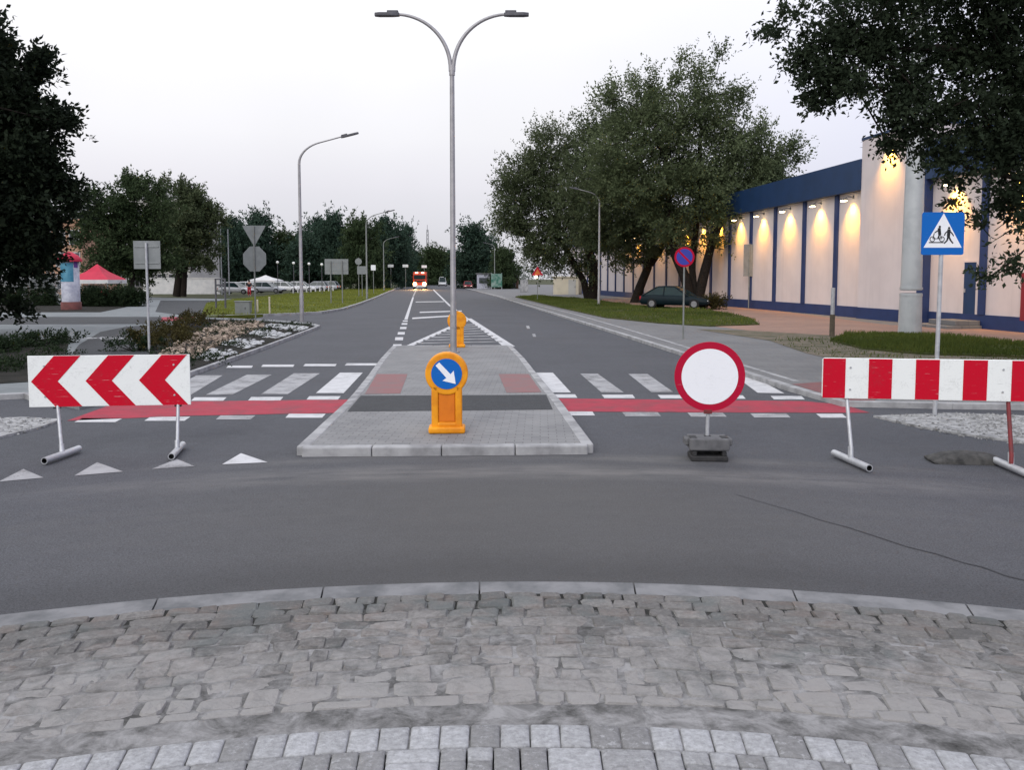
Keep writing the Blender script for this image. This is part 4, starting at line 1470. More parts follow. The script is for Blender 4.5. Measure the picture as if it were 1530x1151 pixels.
# twin lamp on the island
c = G(677.5, 527, IZ)
D = c.y
root = empty('twin_street_lamp', (c.x, c.y, IZ), 'tall grey lamp post with two curved arms standing on the island', 'street lamp')
zs = at(675, 88, D).z - IZ
mb = MB()
mb.tube([(0, 0, 0), (0, 0, 1.05), (0, 0, 1.1), (0, 0, zs - .15)], [.085, .085, .073, .058], 16)
mb.tube([(0, 0, 0), (0, 0, .03)], [.16, .16], 16)
mb.tube([(0, 0, zs - .40), (0, 0, zs - .28)], [.073, .073], 16)
mb.build('pole', M['lamp_grey'], root)
mb = MB()
mb.box((0, -.0745, 1.0 - .2), (.09, .02, .34))
mb.build('service_door', M['lamp_grey'], root)
for s in (-1, 1):
    x1, z1 = (at(674 + s * 84, 20, D).x - at(674, 20, D).x), at(674, 21, D).z - IZ
    mb = MB()
    path = []
    for k in range(19):
        t = k / 18
        an = t * math.pi / 2
        ex, ez = abs(x1), z1 - zs
        path.append((s * (.03 + (ex - .03) * (1 - math.cos(an)) ** 1.0), 0, zs - .3 + (ez + .3) * math.sin(an) ** .95))
    mb.tube(path, [.055 - .02 * k / 18 for k in range(19)], 12)
    arm = mb.build('arm', M['lamp_grey'], root)
    mb = MB()
    luminaire(mb, .62)
    lm = mb.build('lamp_head', M['lum'], root, bevel=.015)
    lm.location = (s * (abs(x1) - .1), 0, z1 + .0)
    lm.rotation_euler = (0, 0, 0 if s > 0 else math.pi)


def single_lamp(px, D, top_py, arm_px, label, group, rise=.42):
    c = at(px, HZ, D)
    root = empty('street_lamp', (c.x, D, 0), label, 'street lamp', group)
    Ht = at(px, top_py, D).z
    reach = (arm_px - px) / F * D
    s = 1 if reach > 0 else -1
    ex = abs(reach)
    mb = MB()
    zb = Ht - ex * .52
    mb.tube([(0, 0, 0), (0, 0, 1.2), (0, 0, 1.25), (0, 0, zb)], [.095, .095, .08, .06], 12)
    mb.build('pole', M['lamp_grey'] if D < 60 else M['pole_grey'], root)
    mb = MB()
    path = []
    for k in range(10):
        an = k / 9 * R(72)
        path.append((s * ex * .36 * (1 - math.cos(an)) / (1 - math.cos(R(72))), 0, zb + (Ht - ex * .17 - zb) * math.sin(an) / math.sin(R(72))))
    path.append((s * ex * .72, 0, Ht - ex * .075))
    mb.tube(path, [.06 - .003 * k for k in range(11)], 10)
    mb.build('arm', M['lamp_grey'] if D < 60 else M['pole_grey'], root)
    mb = MB()
    luminaire(mb, ex * .30)
    lm = mb.build('lamp_head', M['lum'], root, bevel=.015)
    lm.location = (s * ex * .70, 0, Ht - ex * .085)
    lm.rotation_euler = (0, -R(14), 0 if s > 0 else math.pi)
    return root


gl = 'single-arm street lamps along the avenue'
single_lamp(450, 37.5, 197, 539, 'grey single-arm street lamp at the tip of the stone bed', gl)
single_lamp(548, 74, 313, 591, 'grey single-arm street lamp at the lawn edge', gl)
single_lamp(573.5, 126, 353, 597, 'small distant street lamp at the far corner of the lawn', gl)
single_lamp(581, 165, 372, 600, 'faint farthest street lamp on the left verge', gl)
single_lamp(895, 58, 279, 850, 'street lamp on the right verge in front of the shaggy tree', gl)
single_lamp(783, 118, 346, 757, 'distant street lamp by the gap left of the shaggy tree', gl)
single_lamp(739, 146, 362, 722, 'distant street lamp before the round-topped tree', gl)
single_lamp(711, 176, 365, 697, 'faint street lamp left of the round-topped tree trunk', gl)


# ------------------------------------------------------------------ traffic sign backs and other signs
def post(root, h, r=.03, mat='pole_grey', at_=(0, .0)):
    mb = MB()
    mb.tube([(at_[0], at_[1], 0), (at_[0], at_[1], h)], r, 10)
    return mb.build('post', M[mat], root)


def sz(px, D):
    return px / F * D


# square sign back, left
c = G(224, 526, SW)
D = c.y
root = empty('sign_back', (c.x, c.y, SW), 'grey back of a square sign on the pole behind the chevron board', 'traffic sign')
z0, z1 = at(222, 402, D).z - SW, at(222, 360, D).z - SW
post(root, z1 - .05, .032, 'galv', (0, -.035))
mb = MB()
w = sz(40, D) / 2
mb.plate([(-w, z0), (w, z0), (w, z1), (-w, z1)], 0, .012)
mb.box((0, -.008, z0 + .15), (w * 1.8, .016, .035))
mb.box((0, -.008, z1 - .15), (w * 1.8, .016, .035))
mb.build('panel', M['sign_back'], root, bevel=.004)

# triangle over octagon back
c = at(381, HZ, 38)
root = empty('give_way_sign', (c.x, 38, SW), 'grey backs of an inverted triangle above a round-cornered disc on one pole', 'traffic sign')
zt = lambda y: at(381, y, 38).z - SW
post(root, zt(338), .035, 'pole_grey', (0, -.04))
mb = MB()
w = sz(17, 38)
mb.plate([(-w, zt(337)), (w, zt(337)), (w * .98, zt(339)), (.03, zt(367)), (-.03, zt(367)), (-w * .98, zt(339))], 0, .014)
mb.build('triangle_panel', M['sign_back'], root)
mb = MB()
mb.plate([(sz(18.5, 38) * math.cos(R(22.5 + 45 * k)), zt(387) + sz(20, 38) * math.sin(R(22.5 + 45 * k))) for k in range(8)], 0.002, .016)
mb.build('octagon_panel', M['sign_back'], root)

# wide direction sign back
c = at(503, HZ, 62)
root = empty('direction_sign', (c.x, 62, SW), 'wide grey rectangular sign back on two posts over the lawn', 'traffic sign')
zt = lambda y: at(503, y, 62).z - SW
for s in (-1, 1):
    post(root, zt(390), .045, 'pole_grey', (s * sz(8.5, 62), -.05))
mb = MB()
w = sz(17.5, 62)
mb.plate([(-w, zt(410)), (w, zt(410)), (w, zt(387)), (-w, zt(387))], 0, .02)
mb.box((0, -.01, zt(404)), (w * 1.9, .02, .05))
mb.box((0, -.01, zt(392)), (w * 1.9, .02, .05))
mb.build('panel', M['sign_back'], root)

# distant cluster
for (px, y0, y1, w, D, shape, lab) in ((536, 386, 398, 5, 84, 'o', 'small round sign back left of the second left lamp'), (541, 399, 411, 7, 84, 'r', 'small square sign back overlapping the second left lamp'), (558, 397, 405, 3.5, 100, 'w', 'small white sign right of the second left lamp')):
    c = at(px, HZ, D)
    root = empty('small_sign', (c.x, D, SW), lab, 'traffic sign', 'small signs around the second left lamp')
    za, zb = at(px, y1, D).z, at(px, y0, D).z
    post(root, zb, .04)
    mb = MB()
    ww = sz(w, D)
    mb.plate(circle(ww, 20, 0, (za + zb) / 2) if shape == 'o' else [(-ww, za), (ww, za), (ww, zb), (-ww, zb)], -.06, -.045)
    mb.build('panel', M['white_sign' if shape == 'w' else 'sign_back'], root)

for k, (px, lab) in enumerate(((584, 'white box sign on a post, leftmost of three before the dark trees'), (606, 'white box sign on a post, middle of three before the dark trees'), (627, 'white box sign on a post directly above the red truck'))):
    D = 150
    c = at(px, HZ, D)
    root = empty('box_sign', (c.x - (.0 if k < 2 else 0), D + (8 if k == 2 else 0), 0), lab, 'sign', 'white box signs at the far crossing')
    zc = at(px, 397.5, D).z
    post(root, zc, .06)
    mb = MB()
    mb.box((0, -.1, zc), (1.0, .22, .5))
    mb.build('panel', M['globe'], root, bevel=.03)

# pedestrian and cyclist crossing sign, right
c = G(1398, 624)
D = c.y
root = empty('crossing_sign', (c.x, c.y, 0), 'square blue sign with white triangle, cyclist and walking figure, on a steel pole', 'traffic sign')
dx = at(1409, 350, D).x - c.x
zt = lambda y: at(1409, y, D).z
w = sz(31.5, D)
zc = zt(349)
mb = MB()
mb.tube([(0, .03, 0), (dx * .9, .03, zt(382)), (dx, .03, zt(330))], .03, 12)
mb.build('post', M['galv'], root)
mb = MB()
r_ = .03
out = []
for cx, cz, a0 in ((w - r_, zc + w - r_, 0), (-w + r_, zc + w - r_, 90), (-w + r_, zc - w + r_, 180), (w - r_, zc - w + r_, 270)):
    for k in range(4):
        out.append((dx + cx + r_ * math.cos(R(a0 + k * 30)), cz + r_ * math.sin(R(a0 + k * 30))))
mb.plate(out, 0, .012)
pn = mb.build('panel', M['blue_sign'], root)
tr = lambda u, v: (dx + u * w, zc + v * w)
mb = MB()
mb.plate([tr(-.90, -.66), tr(.90, -.66), tr(0, .95)], -.003, -.0005)
mb.build('white_triangle', M['white_sign'], pn)
fig = MB()


def bar(p, q, t, z=(-.0055, -.0035)):
    a, b = Vector(tr(*p)), Vector(tr(*q))
    d = (b - a).normalized()
    n_ = Vector((-d.y, d.x)) * t * w / 2
    fig.plate([tuple(a + n_), tuple(b + n_), tuple(b - n_), tuple(a - n_)], *z)


# walking figure
fig.plate([tuple(Vector(tr(.27, .26)) + Vector((math.cos(k * .6283), math.sin(k * .6283))) * .055 * w) for k in range(10)], -.0055, -.0035)
bar((.27, .20), (.25, -.14), .15)
bar((.29, .14), (.44, -.02), .055, (-.0054, -.0034)); bar((.44, -.02), (.50, -.12), .05, (-.0053, -.0033))
bar((.24, .14), (.10, .02), .055, (-.0052, -.0032)); bar((.10, .02), (.06, -.1), .05, (-.0051, -.0031))
bar((.26, -.12), (.36, -.32), .08, (-.0050, -.0030)); bar((.36, -.32), (.48, -.46), .065, (-.0049, -.0029))
bar((.24, -.12), (.20, -.32), .08, (-.0048, -.0028)); bar((.20, -.32), (.06, -.46), .065, (-.0047, -.0027))
# cyclist
fig.plate([tuple(Vector(tr(-.17, .32)) + Vector((math.cos(k * .6283), math.sin(k * .6283))) * .055 * w) for k in range(10)], -.0055, -.0035)
bar((-.20, .26), (-.16, -.06), .14, (-.0057, -.0037)); bar((-.20, .18), (-.40, .04), .05, (-.0058, -.0038))
bar((-.17, -.04), (-.24, -.24), .07, (-.0059, -.0039)); bar((-.42, .02), (-.48, -.24), .035, (-.006, -.004))
bar((-.48, -.24), (-.06, -.24), .03, (-.0061, -.0041)); bar((-.16, -.02), (-.04, -.24), .03, (-.0062, -.0042))
for cx in (-.50, -.05):
    ringp = [tr(cx + .13 * math.cos(t), -.26 + .13 * math.sin(t)) for t in np.linspace(0, 2 * math.pi, 19)]
    ringq = [tr(cx + .095 * math.cos(t), -.26 + .095 * math.sin(t)) for t in np.linspace(0, 2 * math.pi, 19)]
    for k in range(18):
        fig.plate([ringp[k], ringp[k + 1], ringq[k + 1], ringq[k]], -.0052, -.0032)
bar((-.66, -.42), (.04, -.42), .05, (-.0045, -.0025))
fig.build('pictogram', M['black'], pn)

# no-parking disc on the right pavement
c = G(1021, 507, SW)
D = c.y
root = empty('no_parking_sign', (c.x, c.y, SW), 'violet-blue round sign with red rim and red bar on a thin pole', 'traffic sign')
zc = at(1021, 384, D).z - SW
post(root, zc + .25, .028, 'pole_grey', (0, .03))
mb = MB()
mb.plate(circle(sz(15, D), 40, 0, zc), 0, .012)
pn = mb.build('rim', M['crimson'], root)
mb = MB()
mb.plate(circle(sz(12, D), 40, 0, zc), -.003, -.0005)
mb.build('blue_face', M['violet_blue'], pn)
mb = MB()
mb.plate(rot2([(-sz(12, D), -.03), (sz(12, D), -.03), (sz(12, D), .03), (-sz(12, D), .03)], R(-45), 0, zc), -.006, -.0035)
mb.build('bar', M['crimson'], pn)

# tall plain panel sign on the verge
c = at(1119, HZ, 52)
root = empty('panel_sign', (c.x, 52, SW), 'tall pale-grey sign back on a pole at the end of the grass', 'traffic sign')
zt = lambda y: at(1119, y, 52).z - SW
post(root, zt(364), .035, 'pole_grey', (0, -.04))
mb = MB()
mb.plate([(-sz(8.5, 52), zt(413)), (sz(8.5, 52), zt(413)), (sz(8.5, 52), zt(365)), (-sz(8.5, 52), zt(365))], 0, .015)
mb.build('panel', M['sign_back'], root, bevel=.005)

# roadworks triangle with lamp
c = at(803, HZ, 71)
root = empty('warning_sign', (c.x, 71, SW), 'red triangular warning sign with a small lit lamp under it', 'traffic sign')
zt = lambda y: at(803, y, 71).z - SW
post(root, zt(408), .03)
mb = MB()
mb.plate([(-.5, zt(411.5)), (.5, zt(411.5)), (0, zt(398))], -.05, -.04)
pn = mb.build('panel', M['crimson'], root)
mb = MB()
mb.plate([(-.28, zt(410)), (.28, zt(410)), (0, zt(402))], -.054, -.051)
mb.build('face', M['yellow_sign'], pn)
mb = MB()
mb.lathe([(.0, -.12), (.1, -.1), (.12, 0), (.1, .1), (0, .12)], (-.12, -.08, zt(414)), 12)
mb.build('lamp', M['warn_lamp'], root)

# short wood post with metal sleeve, and the big steel mast
c = G(1243, 503, SW)
root = empty('marker_post', (c.x, c.y, SW), 'slim post, steel above and weathered below, at the left end of the tall grass', 'post')
zt = lambda y: at(1243, y, c.y).z - SW
mb = MB(); mb.tube([(0, 0, 0), (0, 0, zt(470))], [.085, .08], 10); mb.build('footing', M['wood_post'], root)
mb = MB(); mb.tube([(0, 0, zt(470)), (0, 0, zt(430))], [.065, .065], 10); mb.build('shaft', M['galv'], root)
c = G(1359, 500, SW)
D = c.y
root = empty('steel_mast', (c.x, c.y, SW), 'thick pale steel mast rising in front of the building into the leaves', 'mast')
zt = lambda y: at(1359, y, D).z - SW
mb = MB()
rb = sz(16.5, D)
mb.tube([(0, 0, 0), (0, 0, zt(438))], [rb, rb * .93], 28)
mb.tube([(0, 0, zt(434)), (0, 0, zt(250)), (0, 0, zt(-40))], [rb * .90, rb * .78, rb * .65], 28)
mb.build('shaft', M['mast'], root)
for y in (441, 431):
    mb = MB()
    mb.tube([(0, 0, zt(y + 1.6)), (0, 0, zt(y - 1.6))], [rb * .965, rb * .965], 28)
    mb.build('collar', M['mast'], root)

# ------------------------------------------------------------------ white building with lit bays
WA = Vector((17.45, 34.4))                     # foot of the dark strip beside the tower
WD = Vector((-.123, 1.0)).normalized()          # along the facade, away from us
WN = Vector((-WD.y, WD.x))                      # out of the facade, to the street (left)
KY = 1.0 / WD.y


def wp(D, out=0.0, z=0.0):
    """point on the facade at view depth D"""
    p = WA + WD * ((D - 34.4) * KY) + WN * out
    return Vector((p.x, p.y, z))


wrz = math.atan2(WD.y, WD.x)
o0 = wp(34.4)
bld = empty('warehouse', (o0.x, o0.y, 0), 'long off-white commercial building with blue roof band and lit wall bays', 'building')


def wbox(mb, D0, D1, o0_, o1_, z0, z1, mi=0):
    P = [wp(D0, o0_) - o0, wp(D1, o0_) - o0, wp(D1, o1_) - o0, wp(D0, o1_) - o0]
    mb.prism([p.xy for p in P], z0, z1, mi)


TB, TT = 6.2, 7.65
D_END = 112.0
mb = MB()
wbox(mb, 16, D_END, 0, -30, -.1, TB)
mb.build('wall', M['wall'], bld)
mb = MB()
wbox(mb, 39.2, D_END, .35, -30.2, TB, TT)
wbox(mb, 16, 34.65, .35, -30.2, TB - .1, TT)
mb.build('roof_band', M['navy'], bld)
mb = MB()
wbox(mb, 16, 34.6, .06, -.1, -.1, .62)
wbox(mb, 39.3, D_END, .06, -.1, -.1, .62)
mb.build('plinth', M['blue_trim'], bld)
mb = MB()
wbox(mb, 34.65, 39.2, .28, -6, -.1, 8.5)
tw_ = mb.build('tower', M['wall'], bld)
mb = MB()
wbox(mb, 34.63, 39.22, .34, -.1, -.1, .62)
mb.build('tower_plinth', M['blue_trim'], bld)
mb = MB()
wbox(mb, 34.6, 39.25, .3, -6.05, 8.5, 8.62)
mb.build('tower_coping', M['navy'], bld)
pil = [41.8, 45.2, 48.8]
while pil[-1] < 106: pil.append(pil[-1] + 3.45)
pil_r = [31.0, 27.5, 24.0, 20.5]
for d in pil + pil_r:
    mb = MB()
    wbox(mb, d - .16, d + .16, .10, -.02, .62, TB - .02)
    mb.build('pilaster', M['blue_trim'], bld)
mb = MB()
wbox(mb, 34.2, 34.63, .32, -.02, -.05, TT - .05)
mb.build('corner_strip', M['blue_trim'], bld)
mb = MB()
wbox(mb, 31.35, 32.05, .04, -.02, .4, 2.62)
dr = mb.build('door', M['navy'], bld)
mb = MB(); wbox(mb, 31.95, 31.99, .09, .03, 1.45, 1.6); mb.build('handle', M['galv'], dr)
mb = MB()
wbox(mb, 31.2, 31.35, .055, -.02, .4, 2.7)
wbox(mb, 31.35, 32.15, .055, -.02, 2.62, 2.7)
wbox(mb, 32.05, 32.15, .055, -.02, .4, 2.62)
mb.build('door_frame', M['wall'], bld)
mb = MB()
wbox(mb, 30.9, 33.2, 1.5, .07, -.05, .2)
wbox(mb, 31.0, 32.6, 1.1, .07, .2, .39)
mb.build('door_step', M['sidewalk'], bld, bevel=.02)
mb = MB()
wbox(mb, 28.6, 29.0, .07, -.02, .5, 2.2)
mb.build('fire_cabinet', M['car_red'], bld)


def wall_lamp(D, z, label, power, out0=0.0, bright=True):
    p = wp(D, out0, z)
    root = empty('wall_lamp', p, label, 'wall lamp', 'floodlights along the facade', wrz)
    # local: x along facade, y out to the street
    mb = MB()
    mb.tube([(0, 0, .12), (0, .3, .14), (0, .48, .04)], .018, 8)
    mb.box((0, .01, .12), (.12, .02, .16))
    mb.build('bracket', M['lum'], root)
    mb = MB()
    mb.box((0, .50, .0), (.34, .2, .09))
    mb.build('housing', M['lum'], root, bevel=.012)
    mb = MB()
    mb.box((0, .50, -.065), (.28, .17, .05))
    mb.build('lens', M['bulb'], root)
    ld = bpy.data.lights.new('wall_lamp_light', 'SPOT')
    ld.energy = power
    ld.color = (1.0, .45, .042)
    ld.spot_size = R(100)
    ld.spot_blend = 1.0
    ld.shadow_soft_size = .12
    lo = bpy.data.objects.new('light', ld)
    COL.objects.link(lo)
    lo.parent = root
    lo.location = (0, .40, -.10)
    # aim at the wall a little below
    d = Vector((0, -.42, -.95))
    lo.rotation_euler = d.to_track_quat('-Z', 'Y').to_euler()
    return root


LP = 820
wall_lamp(40.35, 5.85, 'lit floodlight in the bay against the left side of the tower', LP)
wall_lamp(43.5, 5.85, 'lit floodlight in the second bay left of the tower', LP)
wall_lamp(47.0, 5.85, 'lit floodlight in the third bay left of the tower', LP)
names = ['fourth', 'fifth', 'sixth', 'seventh', 'eighth', 'ninth', 'tenth', 'eleventh', 'twelfth', 'thirteenth']
for i, nm in enumerate(names):
    wall_lamp(50.5 + 3.45 * i, 5.85, f'lit floodlight among the branches, in the {nm} bay left of the tower', LP)
wall_lamp(36.9, 8.0, 'lit floodlight high on the tower under the leaves', LP * 1.0, .28)
wall_lamp(32.7, 5.75, 'lit floodlight above the blue door', LP * 1.4)
wall_lamp(29.2, 5.75, 'lit floodlight right of the blue door behind the leaves', LP)

# ------------------------------------------------------------------ vehicles
def loft(mb, secs, mi=0, smooth=True):
    n = len(secs[0])
    vs = [p for s in secs for p in s]
    fs = []
    for i in range(len(secs) - 1):
        for k in range(n):
            k2 = (k + 1) % n
            fs.append((i * n + k, i * n + k2, (i + 1) * n + k2, (i + 1) * n + k))
    fs.append(tuple(range(n - 1, -1, -1)))
    fs.append(tuple(range((len(secs) - 1) * n, len(secs) * n)))
    mb.add(vs, fs, mi, smooth)


def car(name, label, loc, rz, paint, group=None, cat='car', L=4.2, W=1.7, H=1.42, lit=None, van=False, slope=.42):
    """x = forward. body with wheel arches, glazed cabin, wheels, lamps, bumpers"""
    root = empty(name, loc, label, cat, group, rz)
    h = L / 2
    hw = W / 2
    zb = .80 if not van else 1.05
    def sec(x, z0, z1, w):
        return [(x, -w, z0 + .08), (x, -w * .9, z0), (x, w * .9, z0), (x, w, z0 + .08), (x, w * 1.0, z0 + (z1 - z0) * .6), (x, w * .9, z1), (x, -w * .9, z1), (x, -w * 1.0, z0 + (z1 - z0) * .6)]
    mb = MB()
    S = [(-h, .34, zb - .12, hw * .86), (-h + .12, .24, zb + .02, hw * .96), (-h + .8, .22, zb + .06, hw), (0, .22, zb + .04, hw), (h * .42, .22, zb, hw), (h * .72, .22, zb - .1, hw * .97), (h - .12, .25, zb - .2, hw * .9), (h, .33, zb - .3, hw * .8)]
    loft(mb, [sec(*s) for s in S])
    body = mb.build('body', M[paint], root)
    mb = MB()
    def cab(x, z, w):
        return [(x, -w, z), (x, w, z)]
    zr = H if not van else H
    xr = -h + .16
    lo = [(xr, zb, hw * .88), (h * .44, zb - .02, hw * .9)]
    hi = [(xr + slope if not van else xr + .1, zr, hw * .68), (h * .02 if not van else h * .3, zr, hw * .68)]
    b = [(lo[0][0], -lo[0][2], lo[0][1]), (lo[1][0], -lo[1][2], lo[1][1]), (lo[1][0], lo[1][2], lo[1][1]), (lo[0][0], lo[0][2], lo[0][1])]
    tp = [(hi[0][0], -hi[0][2], hi[0][1]), (hi[1][0], -hi[1][2], hi[1][1]), (hi[1][0], hi[1][2], hi[1][1]), (hi[0][0], hi[0][2], hi[0][1])]
    mb.add(b + tp, [(0, 1, 5, 4), (1, 2, 6, 5), (2, 3, 7, 6), (3, 0, 4, 7)])
    mb.build('window', M['glass'], root)
    mb = MB()
    tpp = [Vector(p) for p in tp]
    cc = sum(tpp, Vector()) / 4
    o_ = [cc + (p - cc) * 1.04 for p in tpp]
    mb.add([tuple(p + Vector((0, 0, -.02))) for p in o_] + [tuple(cc + (p - cc) * .9 + Vector((0, 0, .05))) for p in tpp], [(0, 1, 5, 4), (1, 2, 6, 5), (2, 3, 7, 6), (3, 0, 4, 7), (4, 5, 6, 7)], 0, False)
    for i in range(4):
        mb.tube([b[i], tp[i]], .045, 6)
    for s in (-1, 1):
        mx = (b[0][0] + b[1][0]) / 2 - .1
        mb.tube([(mx, s * hw * .9, zb), (mx, s * hw * .69, zr)], .04, 6)
    mb.build('roof', M[paint], root, bevel=.01)
    for sx in (-h * .62, h * .62):
        for sy in (-1, 1):
            mb = MB()
            mb.tube([(sx, sy * (hw - .2), .31), (sx, sy * (hw + .012), .31)], .31, 20)
            wl = mb.build('wheel', M['tyre'], root)
            mb = MB()
            mb.tube([(sx, sy * (hw + .005), .31), (sx, sy * (hw + .022), .31)], .19, 14)
            mb.build('rim', M['rim'], wl)
    for sy in (-1, 1):
        mb = MB(); mb.box((-h + .02, sy * hw * .70, zb - .16), (.10, .3, .24)); mb.build('tail_light', M['tail'], root, bevel=.02)
        mb = MB(); mb.box((h - .07, sy * hw * .62, zb - .33), (.10, .32, .14)); mb.build('headlight', M[lit or 'plate_white'], root, bevel=.02)
        mb = MB(); mb.box((h * .36, sy * (hw + .06), zb + .06), (.1, .14, .11)); mb.build('wing_mirror', M[paint], root, bevel=.02)
    mb = MB(); mb.box((-h - .03, 0, .42), (.10, W * .92, .16)); mb.box((h - .0, 0, .40), (.12, W * .84, .16)); mb.build('bumper', M['tyre'], root, bevel=.03)
    mb = MB(); mb.box((-h - .012, 0, zb - .17), (.05, .5, .11)); mb.build('number_plate', M['plate_white'], root)
    return root


c = at(1012, HZ, 51.5)
car('parked_car', 'dark teal hatchback parked on the grass under the trees, tail to the road', (c.x, 51.5, SW + .03), R(-30), 'car_green', L=4.4, W=1.7, H=1.36, slope=.95)
D = 50.3
c = at(1068, HZ, D)
leaf_mass('wild_shrub', [((c.x, D, .45), (.75, .6, .42))], 220, .3, 9, .12, M['leaf_brown'], 91, 'dark untidy shrub touching the front of the parked car', 'shrub', (c.x, D, SW), up=.4, clumps=30)
# red truck coming towards us
D = 150.0
c = at(627, HZ, D)
root = empty('fire_truck', (c.x, D, 0), 'oncoming red truck with bright headlights at the end of the road', 'truck', None, R(5))
mb = MB()
mb.box((0, 1.2, 1.75), (2.45, 2.4, 2.3)); mb.box((0, 4.8, 1.9), (2.5, 4.8, 2.6))
mb.box((0, -.02, .95), (2.4, .3, .7))
mb.build('cab', M['truck_red'], root, bevel=.12)
mb = MB(); mb.box((0, -.012, 2.2), (2.1, .08, .75)); mb.build('windscreen', M['glass'], root, bevel=.03)
mb = MB(); mb.box((0, -.18, .55), (2.45, .3, .32)); mb.build('bumper', M['plate_white'], root, bevel=.04)
for s in (-1, 1):
    mb = MB(); mb.tube([(s * .86, -.25, .98), (s * .86, -.15, .98)], .29, 14); mb.build('headlight', M['headlight'], root)
    mb = MB(); mb.box((s * .55, .2, 3.02), (.5, .3, .2)); mb.build('beacon', M['beacon'], root, bevel=.04)
    mb = MB(); mb.box((s * 1.42, .1, 2.15), (.22, .12, .45)); mb.build('wing_mirror', M['tyre'], root, bevel=.03)
    for yy in (1.1, 5.2):
        mb = MB(); mb.tube([(s * .95, yy, .5), (s * 1.25, yy, .5)], .5, 18)
        wl = mb.build('wheel', M['tyre'], root)
        mb = MB(); mb.tube([(s * 1.24, yy, .5), (s * 1.27, yy, .5)], .27, 14); mb.build('rim', M['rim'], wl)
mb = MB(); mb.box((0, -.14, 1.45), (1.9, .04, .28)); mb.build('grille', M['black'], root)
for s in (-1, 1):
    ld = bpy.data.lights.new('headlight_beam', 'SPOT')
    ld.energy = 3500; ld.color = (1, .55, .22); ld.spot_size = R(50); ld.spot_blend = .6; ld.shadow_soft_size = .12
    lo = bpy.data.objects.new('beam', ld); COL.objects.link(lo); lo.parent = root
    lo.location = (s * .86, -.3, .98); lo.rotation_euler = Vector((0, -1, -.08)).to_track_quat('-Z', 'Y').to_euler()

for (px, D, rz_, paint, lab, nm, kw) in (
    (661, 205, -85, 'car_white', 'white box van far off right of the red truck', 'parked_van', dict(van=True, H=2.3, L=5.2, W=1.95, cat='van')),
    (688, 170, -86, 'car_silver', 'silver car facing us right beside the twin-arm lamp post', 'parked_car', dict()),
    (699, 158, -84, 'car_red', 'small red car with lit lamps right of the silver car', 'parked_car', dict(lit='headlight_white')),
    (712, 172, -86, 'car_red', 'dark red car behind the lit red car near the distant lamp', 'parked_car', dict()),
    (353, 100, -8, 'car_white', 'white car parked at the left rear of the lawn', 'parked_car', dict()),
    (401, 106, -6, 'car_silver', 'pale silver car parked behind the octagon sign back', 'parked_car', dict()),
    (452, 118, -6, 'car_white', 'white car parked behind the lamp at the stone bed', 'parked_car', dict()),
    (376, 112, -8, 'car_white', 'white car parked between the notice frame and the octagon sign back', 'parked_car', dict()),
    (428, 114, -6, 'car_white', 'white car parked just left of the lamp at the stone bed', 'parked_car', dict()),
    (470, 122, 174, 'car_silver', 'pale car parked between the lamp at the stone bed and the wide sign back', 'parked_car', dict()),
    (487, 128, 172, 'car_silver', 'silver car parked behind the wide rectangular sign back', 'parked_car', dict()),
):
    c = at(px, HZ, D)
    car(nm, lab, (c.x, D, SW if px < 600 else 0), R(rz_), paint, 'cars far along the avenue', **kw)

# white market parasols / canopies behind the parked cars
def canopy(px, D, w, z0, z1, mat, label, group=None, name='market_canopy'):
    c = at(px, HZ, D)
    root = empty(name, (c.x, D, 0), label, 'canopy', group)
    h = w / 2
    for sx in (-1, 1):
        for sy in (-1, 1):
            mb = MB(); mb.tube([(sx * h * .94, sy * h * .94, 0), (sx * h * .94, sy * h * .94, z0)], .04, 8); mb.build('pole', M['galv'], root)
    mb = MB()
    vs = [(-h, -h, z0), (h, -h, z0), (h, h, z0), (-h, h, z0)]
    md = [(x * .4, y * .4, z0 + (z1 - z0) * .5) for x, y, _ in vs]
    mb.add(vs + md + [(0, 0, z1)], [(0, 1, 5, 4), (1, 2, 6, 5), (2, 3, 7, 6), (3, 0, 4, 7), (4, 5, 8), (5, 6, 8), (6, 7, 8), (7, 4, 8)])
    cv = mb.build('canvas', M[mat], root)
    mb = MB()
    for i in range(4):
        a, b = Vector(vs[i]), Vector(vs[(i + 1) % 4])
        dn = Vector((0, 0, -.28))
        mb.add([a, b, b + dn, a + dn], [(0, 1, 2, 3)])
    mb.build('valance', M['tent_white' if mat == 'tent_red' else mat], cv)
    return root


for px, D, w, lab in ((397, 124, 4.2, 'low white peaked canopy behind the octagon sign back'),):
    canopy(px, D, w, 1.7, 2.5, 'tent_white', lab, None)
rt = canopy(146, 60, 2.9, 1.9, 3.05, 'tent_red', 'red awning stand behind the clipped hedge')
mb = MB(); mb.box((.55, -.5, .55), (1.2, .8, 1.1)); mb.build('counter', M['tent_red'], rt, bevel=.02)
mb = MB(); mb.box((-.6, .5, 1.0), (1.2, .7, 1.0)); mb.build('shelf', M['cream'], rt, bevel=.02)
